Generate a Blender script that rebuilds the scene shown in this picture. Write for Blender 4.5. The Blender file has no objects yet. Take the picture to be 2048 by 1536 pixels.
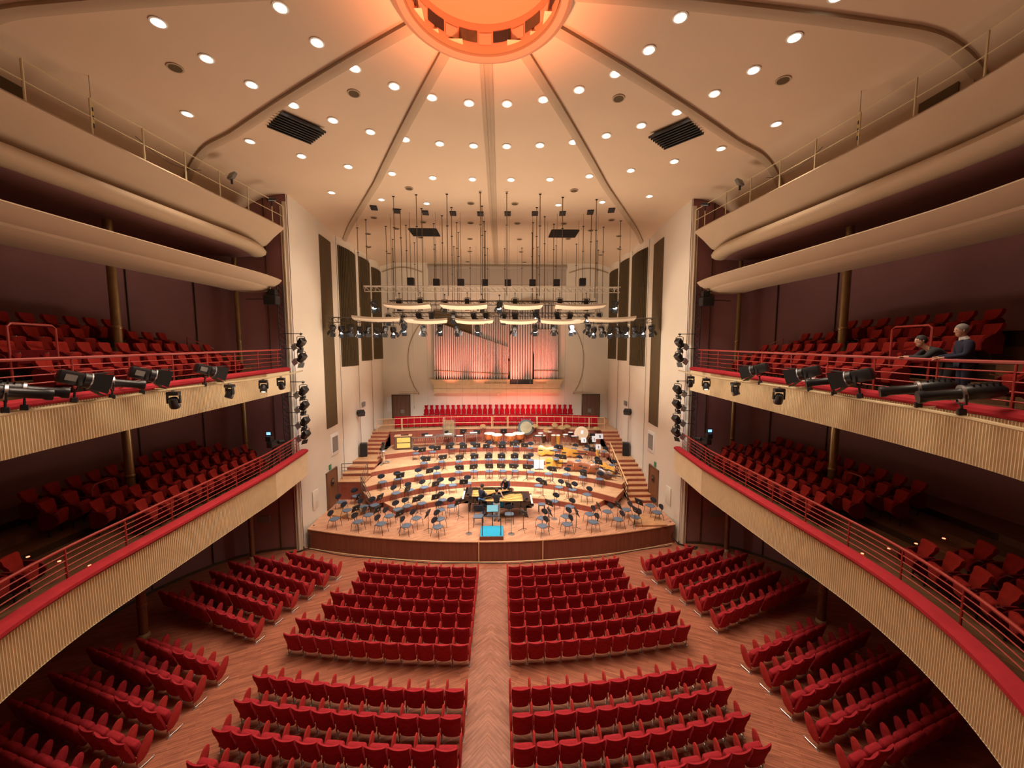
import bpy, bmesh, math, random
from mathutils import Vector, Matrix, Euler
random.seed(7)
PI = math.pi
R = math.radians
scene = bpy.context.scene
COL = scene.collection
CH = {}          # children of every built object, so that copies need no scene search

# ------------------------------------------------------------------ materials
def mat(name, color, rough=.6, metal=0., emit=None, estr=0., var=0., vscale=8., sheen=0., spec=None, bump=0., bscale=40., coat=0.):
    m = bpy.data.materials.new(name); m.use_nodes = True
    nt = m.node_tree; b = nt.nodes['Principled BSDF']
    c = (*color, 1) if len(color) == 3 else color
    b.inputs['Base Color'].default_value = c
    b.inputs['Roughness'].default_value = rough
    b.inputs['Metallic'].default_value = metal
    if spec is not None: b.inputs['Specular IOR Level'].default_value = spec
    if sheen:
        b.inputs['Sheen Weight'].default_value = sheen
        b.inputs['Sheen Tint'].default_value = (min(1, color[0]*1.6+.2), color[1]*2+.05, color[2]*2+.05, 1)
        b.inputs['Sheen Roughness'].default_value = .5
    if coat: b.inputs['Coat Weight'].default_value = coat
    if emit:
        b.inputs['Emission Color'].default_value = (*emit, 1); b.inputs['Emission Strength'].default_value = estr
    tc = None
    if var or bump:
        tc = nt.nodes.new('ShaderNodeTexCoord')
    if var:
        n = nt.nodes.new('ShaderNodeTexNoise'); n.inputs['Scale'].default_value = vscale; n.inputs['Detail'].default_value = 4
        nt.links.new(tc.outputs['Object'], n.inputs['Vector'])
        r = nt.nodes.new('ShaderNodeMapRange'); r.inputs['From Min'].default_value = .3; r.inputs['From Max'].default_value = .7
        r.inputs['To Min'].default_value = 1-var; r.inputs['To Max'].default_value = 1+var
        nt.links.new(n.outputs['Fac'], r.inputs['Value'])
        h = nt.nodes.new('ShaderNodeHueSaturation'); h.inputs['Color'].default_value = c
        nt.links.new(r.outputs['Result'], h.inputs['Value']); nt.links.new(h.outputs['Color'], b.inputs['Base Color'])
    if bump:
        n2 = nt.nodes.new('ShaderNodeTexNoise'); n2.inputs['Scale'].default_value = bscale; n2.inputs['Detail'].default_value = 3
        nt.links.new(tc.outputs['Object'], n2.inputs['Vector'])
        bp = nt.nodes.new('ShaderNodeBump'); bp.inputs['Strength'].default_value = bump; bp.inputs['Distance'].default_value = .01
        nt.links.new(n2.outputs['Fac'], bp.inputs['Height']); nt.links.new(bp.outputs['Normal'], b.inputs['Normal'])
    return m

def math_node(nt, op, a, b=None):
    n = nt.nodes.new('ShaderNodeMath'); n.operation = op
    for i, v in enumerate((a, b)):
        if v is None: continue
        if isinstance(v, (int, float)): n.inputs[i].default_value = v
        else: nt.links.new(v, n.inputs[i])
    return n.outputs[0]

def parquet(name, c1, c2, c3, angle, bw, bh, mirror=False, period=None, rough=.35, rings=None):
    """strip parquet: planks laid at an angle, mirrored on the centre line or zig-zagging"""
    m = bpy.data.materials.new(name); m.use_nodes = True
    nt = m.node_tree; b = nt.nodes['Principled BSDF']; L = nt.links.new
    tc = nt.nodes.new('ShaderNodeTexCoord'); s = nt.nodes.new('ShaderNodeSeparateXYZ')
    L(tc.outputs['Object'], s.inputs[0])
    x, y = s.outputs['X'], s.outputs['Y']
    if mirror: x = math_node(nt, 'ABSOLUTE', x)
    if period: x = math_node(nt, 'PINGPONG', x, period)
    ca, sa = math.cos(angle), math.sin(angle)
    u = math_node(nt, 'ADD', math_node(nt, 'MULTIPLY', x, ca), math_node(nt, 'MULTIPLY', y, sa))
    v = math_node(nt, 'SUBTRACT', math_node(nt, 'MULTIPLY', y, ca), math_node(nt, 'MULTIPLY', x, sa))
    cb = nt.nodes.new('ShaderNodeCombineXYZ'); L(u, cb.inputs[0]); L(v, cb.inputs[1])
    br = nt.nodes.new('ShaderNodeTexBrick'); L(cb.outputs[0], br.inputs['Vector'])
    br.inputs['Scale'].default_value = 1; br.inputs['Brick Width'].default_value = bw; br.inputs['Row Height'].default_value = bh
    br.inputs['Mortar Size'].default_value = .0025; br.inputs['Bias'].default_value = -.1
    br.inputs['Color1'].default_value = (*c1, 1); br.inputs['Color2'].default_value = (*c2, 1); br.inputs['Mortar'].default_value = (*c3, 1)
    br.offset = .37
    sc = nt.nodes.new('ShaderNodeVectorMath'); sc.operation = 'MULTIPLY'; sc.inputs[1].default_value = (1.5, 14, 1)
    L(cb.outputs[0], sc.inputs[0])
    n = nt.nodes.new('ShaderNodeTexNoise'); n.inputs['Scale'].default_value = 1.6; n.inputs['Detail'].default_value = 5; L(sc.outputs[0], n.inputs['Vector'])
    r = nt.nodes.new('ShaderNodeMapRange'); r.inputs['From Min'].default_value = .3; r.inputs['From Max'].default_value = .7
    r.inputs['To Min'].default_value = .72; r.inputs['To Max'].default_value = 1.25; L(n.outputs['Fac'], r.inputs['Value'])
    h = nt.nodes.new('ShaderNodeHueSaturation'); L(br.outputs['Color'], h.inputs['Color']); L(r.outputs['Result'], h.inputs['Value'])
    L(h.outputs['Color'], b.inputs['Base Color']); b.inputs['Roughness'].default_value = rough
    return m

def veneer(name, c1, c2, scale=(30, 30, 1.2), rough=.45):
    m = bpy.data.materials.new(name); m.use_nodes = True
    nt = m.node_tree; b = nt.nodes['Principled BSDF']; L = nt.links.new
    tc = nt.nodes.new('ShaderNodeTexCoord'); mp = nt.nodes.new('ShaderNodeMapping'); mp.inputs['Scale'].default_value = scale
    L(tc.outputs['Object'], mp.inputs['Vector'])
    n = nt.nodes.new('ShaderNodeTexNoise'); n.inputs['Scale'].default_value = .6; n.inputs['Detail'].default_value = 5; L(mp.outputs[0], n.inputs['Vector'])
    r = nt.nodes.new('ShaderNodeValToRGB'); r.color_ramp.elements[0].position = .3; r.color_ramp.elements[1].position = .7
    r.color_ramp.elements[0].color = (*c1, 1); r.color_ramp.elements[1].color = (*c2, 1)
    L(n.outputs['Fac'], r.inputs[0]); L(r.outputs[0], b.inputs['Base Color']); b.inputs['Roughness'].default_value = rough
    return m

M = dict(
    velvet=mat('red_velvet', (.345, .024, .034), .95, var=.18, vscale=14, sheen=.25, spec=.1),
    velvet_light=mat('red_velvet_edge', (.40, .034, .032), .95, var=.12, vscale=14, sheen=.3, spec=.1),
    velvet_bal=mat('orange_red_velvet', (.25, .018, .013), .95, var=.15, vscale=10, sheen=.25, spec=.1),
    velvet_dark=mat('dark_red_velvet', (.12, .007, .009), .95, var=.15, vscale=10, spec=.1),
    velvet_choir=mat('bright_red_velvet', (.36, .006, .014), .9, var=.1, vscale=10, spec=.1),
    cushion=mat('parapet_red_cloth', (.38, .026, .036), .85, var=.08, vscale=6, spec=.15),
    red_paint=mat('red_rail_paint', (.36, .040, .030), .45),
    plaster=mat('cream_plaster', (.70, .60, .455), .75, var=.035, vscale=1.2, bump=.05, bscale=60),
    plaster_wall=mat('cream_wall_paint', (.76, .70, .59), .8, var=.03, vscale=.8, bump=.04, bscale=70),
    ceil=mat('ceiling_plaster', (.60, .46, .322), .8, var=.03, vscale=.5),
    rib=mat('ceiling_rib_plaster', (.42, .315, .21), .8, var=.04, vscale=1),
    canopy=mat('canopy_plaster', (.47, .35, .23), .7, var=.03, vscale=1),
    reflector=mat('reflector_cream', (.54, .44, .325), .6),
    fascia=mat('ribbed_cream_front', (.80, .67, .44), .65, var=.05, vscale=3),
    purple=mat('plum_wall_paint', (.27, .125, .125), .85, var=.06, vscale=1.2),
    dome=mat('dome_plaster', (.50, .235, .135), .8),
    dark=mat('matte_black', (.012, .012, .013), .55),
    black=mat('satin_black', (.018, .018, .02), .35, spec=.5),
    gloss=mat('piano_black', (.008, .008, .009), .08, coat=.6),
    darkwood=mat('dark_grille_wood', (.075, .050, .024), .7, var=.2, vscale=6),
    slot=mat('dark_slot_felt', (.095, .064, .026), .9, var=.1, vscale=4),
    steel=mat('steel', (.55, .55, .56), .35, .9),
    chrome=mat('chrome', (.75, .73, .7), .15, 1.),
    truss=mat('grey_truss_metal', (.52, .45, .36), .5, .2),
    truss_dark=mat('dark_truss_metal', (.13, .11, .09), .5, .5),
    brass_col=mat('bronze_column', (.30, .20, .085), .28, .55, var=.12, vscale=5),
    gilt=mat('cream_pipe_paint', (.60, .50, .30), .4, .2),
    cable=mat('steel_cable', (.13, .10, .075), .6),
    seat_blue=mat('blue_grey_lit_upholstery', (.105, .135, .19), .7, var=.1, vscale=20),  # blue-grey lightened: the blue shine of the lights is put into the colour
    back_black=mat('black_chair_back', (.016, .019, .028), .5),
    teal=mat('turquoise_carpet', (.018, .34, .56), .95, var=.15, vscale=30),
    paper=mat('white_paper', (.82, .84, .88), .8),
    white=mat('white_paint', (.80, .80, .77), .6),
    gold=mat('piano_soundboard', (.72, .45, .14), .4, var=.1, vscale=6),
    iron=mat('piano_gilt_frame', (.66, .42, .16), .35, .5),
    copper=mat('copper_kettle', (.72, .26, .09), .3, .75),
    skinhead=mat('drum_head', (.85, .80, .68), .6),
    bronze_gong=mat('bronze_gong', (.62, .56, .36), .4, .6, var=.12, vscale=6),
    gong_rim=mat('dark_gong_rim', (.13, .15, .15), .5, .5),
    cymbal=mat('cymbal_brass', (.75, .6, .3), .3, .8),
    drum_red=mat('drum_shell_red', (.30, .045, .04), .4),
    drum_hoop=mat('drum_hoop_wood', (.55, .36, .20), .5),
    ring_trim=mat('ring_trim_plaster', (.30, .19, .12), .7),
    bell=mat('chime_brass', (.72, .62, .38), .3, .7),
    yellow=mat('yellow_panel', (.80, .62, .16), .6),
    basswood=mat('honey_varnish', (.62, .30, .05), .25, var=.18, vscale=3, coat=.3),
    bassbrown=mat('brown_varnish', (.26, .075, .03), .25, var=.18, vscale=3, coat=.3),
    bassdark=mat('dark_varnish', (.10, .035, .02), .25, coat=.3),
    light_wood=mat('pale_wood_edge', (.68, .42, .22), .5, var=.1, vscale=5),
    tread=mat('oak_tread', (.52, .27, .13), .45, var=.15, vscale=6),
    skin=mat('skin', (.56, .32, .22), .55),
    hair=mat('dark_hair', (.03, .022, .018), .7),
    hair_grey=mat('grey_hair', (.22, .20, .19), .7),
    navy=mat('navy_cloth', (.018, .022, .05), .9),
    charcoal=mat('charcoal_cloth', (.03, .033, .036), .9),
    jeans=mat('blue_denim', (.10, .22, .48), .85, var=.15, vscale=20),
    grey_cloth=mat('grey_trousers', (.33, .32, .33), .9),
    shoe=mat('dark_shoe', (.05, .05, .055), .5),
    green_sign=mat('green_sign', (.06, .25, .14), .5),
    grey_plate=mat('grey_plate', (.24, .235, .22), .5),
    ivory=mat('ivory_keys', (.88, .86, .8), .3),
    lamp=mat('lit_lamp_lens', (1, .95, .85), .3, emit=(1, .93, .82), estr=14),
    lamp_cool=mat('lit_stage_lens', (1, 1, 1), .3, emit=(.93, .96, 1), estr=9),
    lamp_warm=mat('warm_lamp_lens', (1, .85, .5), .3, emit=(1, .80, .45), estr=2.2),
    can=mat('downlight_reflector', (.9, .85, .75), .35, emit=(1, .86, .66), estr=.5),
    led_red=mat('red_led', (1, .1, .05), .3, emit=(1, .16, .08), estr=5),
    led_white=mat('step_led', (1, .9, .8), .3, emit=(1, .75, .5), estr=3),
    screen_blue=mat('blue_display', (.2, .5, 1), .3, emit=(.25, .55, 1), estr=1.5),
    lens_glass=mat('lens_glass', (.35, .27, .22), .12, .3),
    pipe=mat('organ_pipe_tin', (.56, .53, .50), .4, .3),
    beige_box=mat('organ_case_wood', (.62, .48, .28), .6, var=.06, vscale=3),
    letters=mat('letter_brown', (.22, .14, .06), .6),
    flat_grey=mat('grey_screen_cloth', (.42, .36, .30), .8),
    stripe_y=mat('warning_yellow', (.55, .42, .10), .6),
)
M['stall_floor'] = parquet('stall_strip_parquet', (.40, .150, .088), (.26, .088, .052), (.12, .04, .022), R(-24), 1.1, .06, mirror=True, rough=.33)
M['aisle_floor'] = parquet('aisle_chevron_parquet', (.36, .165, .115), (.275, .118, .078), (.18, .07, .05), R(-48), .7, .075, mirror=True, rough=.38)
M['stage_floor'] = parquet('stage_strip_parquet', (.62, .325, .20), (.50, .235, .14), (.30, .12, .07), R(30), .8, .085, mirror=False, rough=.38)
M['tier_floor'] = parquet('riser_strip_parquet', (.66, .40, .225), (.55, .30, .155), (.30, .13, .06), R(2), 1.1, .09, rough=.38)
M['stage_front'] = veneer('mahogany_veneer', (.165, .046, .026), (.24, .075, .042))
M['riser_face'] = veneer('red_mahogany_veneer', (.26, .062, .040), (.35, .095, .058))
M['door_wood'] = veneer('brown_door_veneer', (.125, .062, .040), (.19, .105, .070), (22, 22, 1))
M['door_red'] = veneer('red_brown_door_veneer', (.15, .055, .025), (.25, .105, .045), (22, 22, 1))
M['bal_floor'] = parquet('balcony_floor_boards', (.17, .085, .04), (.12, .058, .027), (.04, .02, .01), R(90), 1.2, .1, rough=.4)

# ------------------------------------------------------------------ mesh builder
class MB:
    def __init__(s): s.v = []; s.f = []; s.mi = []; s.cur = 0
    def add(s, vs, fs, mx=None):
        o = len(s.v)
        s.v += [tuple(mx @ Vector(p)) if mx else tuple(p) for p in vs]
        s.f += [tuple(i+o for i in f) for f in fs]; s.mi += [s.cur]*len(fs); return s
    def box(s, c, d, mx=None, taper=1.):
        x, y, z = (k/2 for k in d); t = taper
        vs = [(c[0]+a*x*(t if e > 0 else 1), c[1]+b*y*(t if e > 0 else 1), c[2]+e*z) for e in (-1, 1) for b in (-1, 1) for a in (-1, 1)]
        return s.add(vs, [(0, 2, 3, 1), (4, 5, 7, 6), (0, 1, 5, 4), (2, 6, 7, 3), (0, 4, 6, 2), (1, 3, 7, 5)], mx)
    def rbox(s, c, d, r=.02, seg=2, mx=None):
        bm = bmesh.new(); bmesh.ops.create_cube(bm, size=1)
        for v in bm.verts: v.co = Vector((v.co.x*d[0], v.co.y*d[1], v.co.z*d[2]))
        bmesh.ops.bevel(bm, geom=bm.edges[:], offset=min(r, .49*min(d)), segments=seg, profile=.5, affect='EDGES')
        bm.verts.index_update()
        vs = [(v.co.x+c[0], v.co.y+c[1], v.co.z+c[2]) for v in bm.verts]; fs = [[v.index for v in f.verts] for f in bm.faces]
        bm.free(); return s.add(vs, fs, mx)
    def cyl(s, p0, p1, r0, r1=None, n=10, cap=True, mx=None):
        r1 = r0 if r1 is None else r1
        a, b = Vector(p0), Vector(p1); d = (b-a)
        if d.length < 1e-6: return s
        d.normalize(); u = d.orthogonal().normalized(); w = d.cross(u)
        vs = []
        for q, r in ((a, r0), (b, r1)):
            for k in range(n):
                t = 2*PI*k/n; vs.append(tuple(q + (u*math.cos(t)+w*math.sin(t))*r))
        fs = [(k, (k+1) % n, n+(k+1) % n, n+k) for k in range(n)]
        if cap: fs += [tuple(range(n-1, -1, -1)), tuple(range(n, 2*n))]
        return s.add(vs, fs, mx)
    def tube(s, pts, r, n=6, closed=False, mx=None):
        pts = [Vector(p) for p in pts]; m = len(pts); vs = []; fs = []
        up = None
        for i, p in enumerate(pts):
            if closed: d = pts[(i+1) % m]-pts[i-1]
            else: d = pts[min(i+1, m-1)]-pts[max(i-1, 0)]
            d.normalize()
            if up is None: up = d.orthogonal().normalized()
            else:
                up = up - d*up.dot(d)
                up = up.normalized() if up.length > 1e-4 else d.orthogonal().normalized()
            w = d.cross(up)
            for k in range(n):
                t = 2*PI*(k+.5)/n; vs.append(tuple(p+(up*math.cos(t)+w*math.sin(t))*r))
        for i in range(m if closed else m-1):
            j = (i+1) % m
            for k in range(n): fs.append((i*n+k, i*n+(k+1) % n, j*n+(k+1) % n, j*n+k))
        if not closed: fs += [tuple(range(n-1, -1, -1)), tuple(range((m-1)*n, m*n))]
        return s.add(vs, fs, mx)
    def lathe(s, prof, n=16, mx=None, c=(0, 0, 0), cap=True):
        vs = []; fs = []
        for r, z in prof:
            for k in range(n):
                t = 2*PI*k/n; vs.append((c[0]+r*math.cos(t), c[1]+r*math.sin(t), c[2]+z))
        m = len(prof)
        for i in range(m-1):
            for k in range(n): fs.append((i*n+k, i*n+(k+1) % n, (i+1)*n+(k+1) % n, (i+1)*n+k))
        if cap and prof[0][0] > 1e-5: fs.append(tuple(range(n-1, -1, -1)))
        if cap and prof[-1][0] > 1e-5: fs.append(tuple(range((m-1)*n, m*n)))
        return s.add(vs, fs, mx)
    def prism(s, poly, z0, z1, mx=None):
        n = len(poly); vs = [(p[0], p[1], z0) for p in poly]+[(p[0], p[1], z1) for p in poly]
        fs = [tuple(range(n-1, -1, -1)), tuple(range(n, 2*n))]+[(k, (k+1) % n, n+(k+1) % n, n+k) for k in range(n)]
        return s.add(vs, fs, mx)
    def prism_x(s, poly_yz, x0, x1, mx=None):
        n = len(poly_yz); vs = [(x0, p[0], p[1]) for p in poly_yz]+[(x1, p[0], p[1]) for p in poly_yz]
        fs = [tuple(range(n-1, -1, -1)), tuple(range(n, 2*n))]+[(k, (k+1) % n, n+(k+1) % n, n+k) for k in range(n)]
        return s.add(vs, fs, mx)
    def grid(s, rows, closed=False, mx=None):
        m = len(rows[0]); vs = [p for r in rows for p in r]; fs = []
        for i in range(len(rows)-1):
            for k in range(m if closed else m-1):
                j = (k+1) % m; fs.append((i*m+k, i*m+j, (i+1)*m+j, (i+1)*m+k))
        return s.add(vs, fs, mx)
    def sphere(s, c, r, n=10, m=7, sc=(1, 1, 1), mx=None):
        prof = [(max(1e-6, r*math.sin(PI*i/m)), -r*math.cos(PI*i/m)) for i in range(m+1)]
        vs = []; fs = []
        for rr, z in prof:
            for k in range(n):
                t = 2*PI*k/n; vs.append((c[0]+rr*math.cos(t)*sc[0], c[1]+rr*math.sin(t)*sc[1], c[2]+z*sc[2]))
        for i in range(m):
            for k in range(n): fs.append((i*n+k, i*n+(k+1) % n, (i+1)*n+(k+1) % n, (i+1)*n+k))
        return s.add(vs, fs, mx)
    def m(s, i): s.cur = i; return s
    def build(s, name, material, parent=None, smooth=35, loc=None):
        me = bpy.data.meshes.new(name); me.from_pydata(s.v, [], s.f)
        mats = material if isinstance(material, (list, tuple)) else [material]
        for q in mats: me.materials.append(M[q] if isinstance(q, str) else q)
        if len(mats) > 1: me.polygons.foreach_set('material_index', s.mi)
        bm = bmesh.new(); bm.from_mesh(me)
        bmesh.ops.recalc_face_normals(bm, faces=bm.faces[:]); bm.to_mesh(me); bm.free()
        if smooth:
            me.polygons.foreach_set('use_smooth', [True]*len(me.polygons)); me.set_sharp_from_angle(angle=R(smooth))
        me.update()
        o = bpy.data.objects.new(name, me); COL.objects.link(o); CH[o] = []
        if parent is not None: o.parent = parent; CH[parent].append(o)
        if loc: o.location = loc
        return o

def tag(o, label=None, cat=None, group=None, kind=None):
    if label: o['label'] = label
    if cat: o['category'] = cat
    if group: o['group'] = group
    if kind: o['kind'] = kind
    return o
def thing(name, label, cat, loc=(0, 0, 0), rz=0., group=None):
    o = bpy.data.objects.new(name, None); COL.objects.link(o); CH[o] = []
    o.empty_display_size = .1
    o.location = loc; o.rotation_euler = (0, 0, rz)
    return tag(o, label, cat, group)
def struct(mb, name, material, smooth=35):
    return tag(mb.build(name, material, None, smooth), kind='structure')
def dup(root, loc, rot=(0, 0, 0), label=None, group=None, skip=()):
    def rec(o, par):
        c = o.copy(); COL.objects.link(c); CH[c] = []
        if par is not None: c.parent = par; CH[par].append(c)
        for k in CH[o]:
            if k.name.split('.')[0] not in skip: rec(k, c)
        return c
    r = rec(root, None); r.location = loc
    r.rotation_euler = rot if not isinstance(rot, (int, float)) else (0, 0, rot)
    if label: r['label'] = label
    if group: r['group'] = group
    return r
class Maker:
    """first call places the prototype itself, later calls place copies"""
    def __init__(s, proto): s.p = proto; s.used = False
    def put(s, loc, rot=0., label=None, group=None):
        if s.used: return dup(s.p, loc, rot, label, group)
        s.used = True; s.p.location = loc
        s.p.rotation_euler = rot if not isinstance(rot, (int, float)) else (0, 0, rot)
        tag(s.p, label, None, group); return s.p
ORD = ['first', 'second', 'third', 'fourth', 'fifth', 'sixth', 'seventh', 'eighth', 'ninth', 'tenth', 'eleventh', 'twelfth',
       'thirteenth', 'fourteenth', 'fifteenth', 'sixteenth', 'seventeenth', 'eighteenth', 'nineteenth', 'twentieth',
       'twenty-first', 'twenty-second', 'twenty-third', 'twenty-fourth', 'twenty-fifth', 'twenty-sixth', 'twenty-seventh',
       'twenty-eighth', 'twenty-ninth', 'thirtieth', 'thirty-first', 'thirty-second', 'thirty-third', 'thirty-fourth', 'thirty-fifth',
       'thirty-sixth', 'thirty-seventh', 'thirty-eighth', 'thirty-ninth', 'fortieth']
def cspan(a, b, n): return [a+(b-a)*i/(n-1) for i in range(n)]
# ------------------------------------------------------------------ hall shell
WX = 8.65            # half width of the stage opening
YB = 29.6            # back wall of the stage
def shoe(rad, yc, yend, step=.25, xfun=None):
    """horseshoe in plan, left stage end -> rear -> right stage end; (x, y, outward nx, ny)"""
    pts = []
    n = max(2, int((yend-yc)/step))
    def X(y): return rad if xfun is None else xfun(y)
    for i in range(n+1):
        y = yend+(yc-yend)*i/n; pts.append((-X(y), y, -1., 0.))
    m = max(8, int(PI*rad/step))
    r0 = X(yc)
    for i in range(1, m):
        t = PI+PI*i/m
        pts.append((r0*math.cos(t), yc+r0*math.sin(t), math.cos(t), math.sin(t)))
    for i in range(n+1):
        y = yc+(yend-yc)*i/n; pts.append((X(y), y, 1., 0.))
    return pts
def sweep(mb, path, prof, zf=None, of=None, closed_prof=False, caps=True):
    rows = []
    for (x, y, nx, ny) in path:
        dz = zf(y) if zf else 0; do = of(y) if of else 0
        rows.append([(x+nx*(o+do), y+ny*(o+do), z+dz) for o, z in prof])
    o = len(mb.v)
    mb.grid(rows, closed=closed_prof)
    if caps and closed_prof:
        m = len(prof); e = len(mb.v)-m
        mb.f += [tuple(range(o, o+m)), tuple(range(e, e+m))]; mb.mi += [mb.cur]*2
    return mb

# floors
f = MB().grid([[(-15, y, 0) for y in (-6, 17.6)], [(15, y, 0) for y in (-6, 17.6)]])
struct(f, 'floor', 'stall_floor')
f = MB().grid([[(-.58, 3.5, .004), (.58, 3.5, .004)], [(-.58, 15.15, .004), (.58, 15.15, .004)]])
tag(f.build('aisle_parquet', 'aisle_floor'), 'pale chevron parquet strip down the middle of the stalls', 'aisle floor')

# outer plum wall (horseshoe) with returns to the stage opening
half = [(8.62, 17.05), (9.6, 16.98), (10.4, 16.75), (11.1, 16.35), (11.7, 15.75), (12.2, 15.0), (12.65, 14.0), (12.95, 12.7), (13.1, 11), (13.15, 8)]
rear = [(13.15*math.cos(t), 8+13.15*math.sin(t)) for t in [-(PI)*i/40 for i in range(1, 40)]]
plan = [(x, y) for x, y in half]+rear+[(-x, y) for x, y in reversed(half)]
ir = 20+len(half)-1
def wallband(pts, z0, z1): return MB().grid([[(x, y, z0), (x, y, z1)] for x, y in pts])
k = len(half)
struct(wallband(plan[:k+12], 0, 15.6), 'wall_right', 'purple')
struct(wallband(plan[k+11:len(plan)-k-11], 0, 15.6), 'wall_rear', 'purple')
struct(wallband(plan[len(plan)-k-12:], 0, 15.6), 'wall_left', 'purple')
for s in (-1, 1):     # dark skirting along the plum wall
    struct(MB().grid([[(s*(x-.03), y-.03, 0), (s*(x-.03), y-.03, .12)] for x, y in half]), 'baseboard_left' if s < 0 else 'baseboard_right', 'darkwood')
    # vertical joints on the plum wall
    for (x, y) in ((9.6, 16.98), (11.7, 15.75), (12.65, 14.0)):
        mb = MB().box((s*(x-.02), y-.03, 7.8), (.03, .03, 15.4)); struct(mb, 'trim_%d' % random.randint(100, 999), 'darkwood')

# ceiling: shallow dome over the hall, flat over the stage, cove at the sides
def zceil(x, y):
    s = abs(x) if y > 8 else math.hypot(x, y-8)
    r = math.hypot(x, y-8)
    z = 15.5+.42*max(0, 1-(r/8.9)**2)
    if y < 17.06 and s > 8.7:
        t = min(1, (s-8.7)/2.3); z -= 2.6*(1-math.sqrt(max(0, 1-t*t)))
    elif y >= 17.06:
        z = min(z, 15.5)
        ed = max(0, abs(x)-7.2)/1.5; q = min(1, (y-17.06)/2.5); z -= .35*ed*ed*q*q*(3-2*q)
    return z
mb = MB(); xs = [(-11+.25*i) for i in range(89)]; ys = [-3+.25*i for i in range(80)]+[17.0, 17.05]
ys = sorted(set(ys)); ys = [y for y in ys if y <= 17.05]
vs = []; fs = []
for y in ys:
    for x in xs: vs.append((x, y, zceil(x, y)))
m = len(xs)
for i in range(len(ys)-1):
    for j in range(m-1):
        cx, cy = (xs[j]+xs[j+1])/2, (ys[i]+ys[i+1])/2
        if math.hypot(cx, cy-8) < 1.5: continue
        s = abs(cx) if cy > 8 else math.hypot(cx, cy-8)
        if s > 10.9: continue
        fs.append((i*m+j, i*m+j+1, (i+1)*m+j+1, (i+1)*m+j))
mb.add(vs, fs)
xs2 = [-WX+.05*0+(2*WX)*i/60 for i in range(61)]; ys2 = [17.05+.35*i for i in range(37)]
mb.grid([[(x, y, zceil(x, max(y, 17.07))) for x in xs2] for y in ys2])
struct(mb, 'ceiling', 'ceil', 60)
# vertical wall behind the lighting gallery, under the cove
for s, nm in ((-1, 'wall_upper_left'), (1, 'wall_upper_right')):
    pts = [(s*10.95, 17.04)]+[(s*10.95, y) for y in (14, 11, 8)]+[(s*10.95*math.cos(t), 8-10.95*math.sin(t)) for t in cspan(0, PI/2, 14)]
    struct(MB().grid([[(x, y, 12.95), (x, y, 13.4)] for x, y in pts]), nm, 'ceil', 60)

# ribs radiating from the central ring: two cheeks and a sunk middle channel
def rib(ang, r0, r1, nm):
    a = R(ang); d = (math.sin(a), math.cos(a)); w = (d[1], -d[0])
    n = 46; rows = []
    for i in range(n+1):
        r = r0+(r1-r0)*i/n; x, y = d[0]*r, 8+d[1]*r
        row = []
        sec = ((-.15, .02), (-.15, -.10), (-.055, -.10), (-.055, -.04), (.055, -.04), (.055, -.10), (.15, -.10), (.15, .02))
        if ang: sec = ((-.125, .02), (-.12, -.08), (-.04, -.10), (.04, -.10), (.12, -.08), (.125, .02))
        for off, dz in sec:
            px, py = x+w[0]*off, y+w[1]*off
            row.append((px, py, zceil(px, py)+dz))
        rows.append(row)
    mb = MB().grid(rows)
    if abs(ang) > 45:       # carry the rib down the cove wall
        r = r1; x, y = d[0]*r, 8+d[1]*r
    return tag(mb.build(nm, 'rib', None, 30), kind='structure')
for i, a in enumerate((0, 30, -30, 60, -60, 88.5, -88.5, 120, -120)):
    r1 = 21.4 if a == 0 else (17.2 if abs(a) == 30 else (12.55 if abs(a) == 60 else 10.93))
    if abs(a) == 60: r1 = 10.93/math.sin(R(60))
    rib(a, 1.68, r1, 'trim_%d' % (i+1))

# central ring and dome
root = thing('ceiling_dome', 'round ceiling dome glowing orange inside its notched ring', 'ceiling dome', (0, 8, 15.8))
mb = MB()
n = 64
mb.lathe([(1.50, -.02), (1.50, .62), (1.2, .85), (.7, 1.02), (.02, 1.08)], n, cap=False)
mb.build('dome_shell', 'dome', root)
mb = MB().lathe([(1.76, .12), (1.76, -.06), (1.66, -.10), (1.54, -.06), (1.50, .2)], n, cap=False); mb.build('ring_moulding', 'ring_trim', root)
for k_ in range(12):   # panels and dark openings on the inner rim
    a = R(30*k_+15-90)
    mb = MB()
    for t0, t1, z0, z1 in ((-8, 8, .20, .44),):
        rows = [[(1.485*math.cos(a+R(t)), 1.485*math.sin(a+R(t)), z) for z in (z0, z1)] for t in cspan(t0, t1, 8)]
        mb.grid(rows)
    mb.build('rim_opening', 'dark' if k_ % 2 else 'darkwood', root)
    mb = MB(); a2 = a+R(15)
    rows = [[(1.48*math.cos(a2+R(t)), 1.48*math.sin(a2+R(t)), z) for z in (.16, .40)] for t in cspan(-5.5, 5.5, 6)]
    mb.grid(rows); mb.build('rim_panel', 'rib', root)

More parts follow.
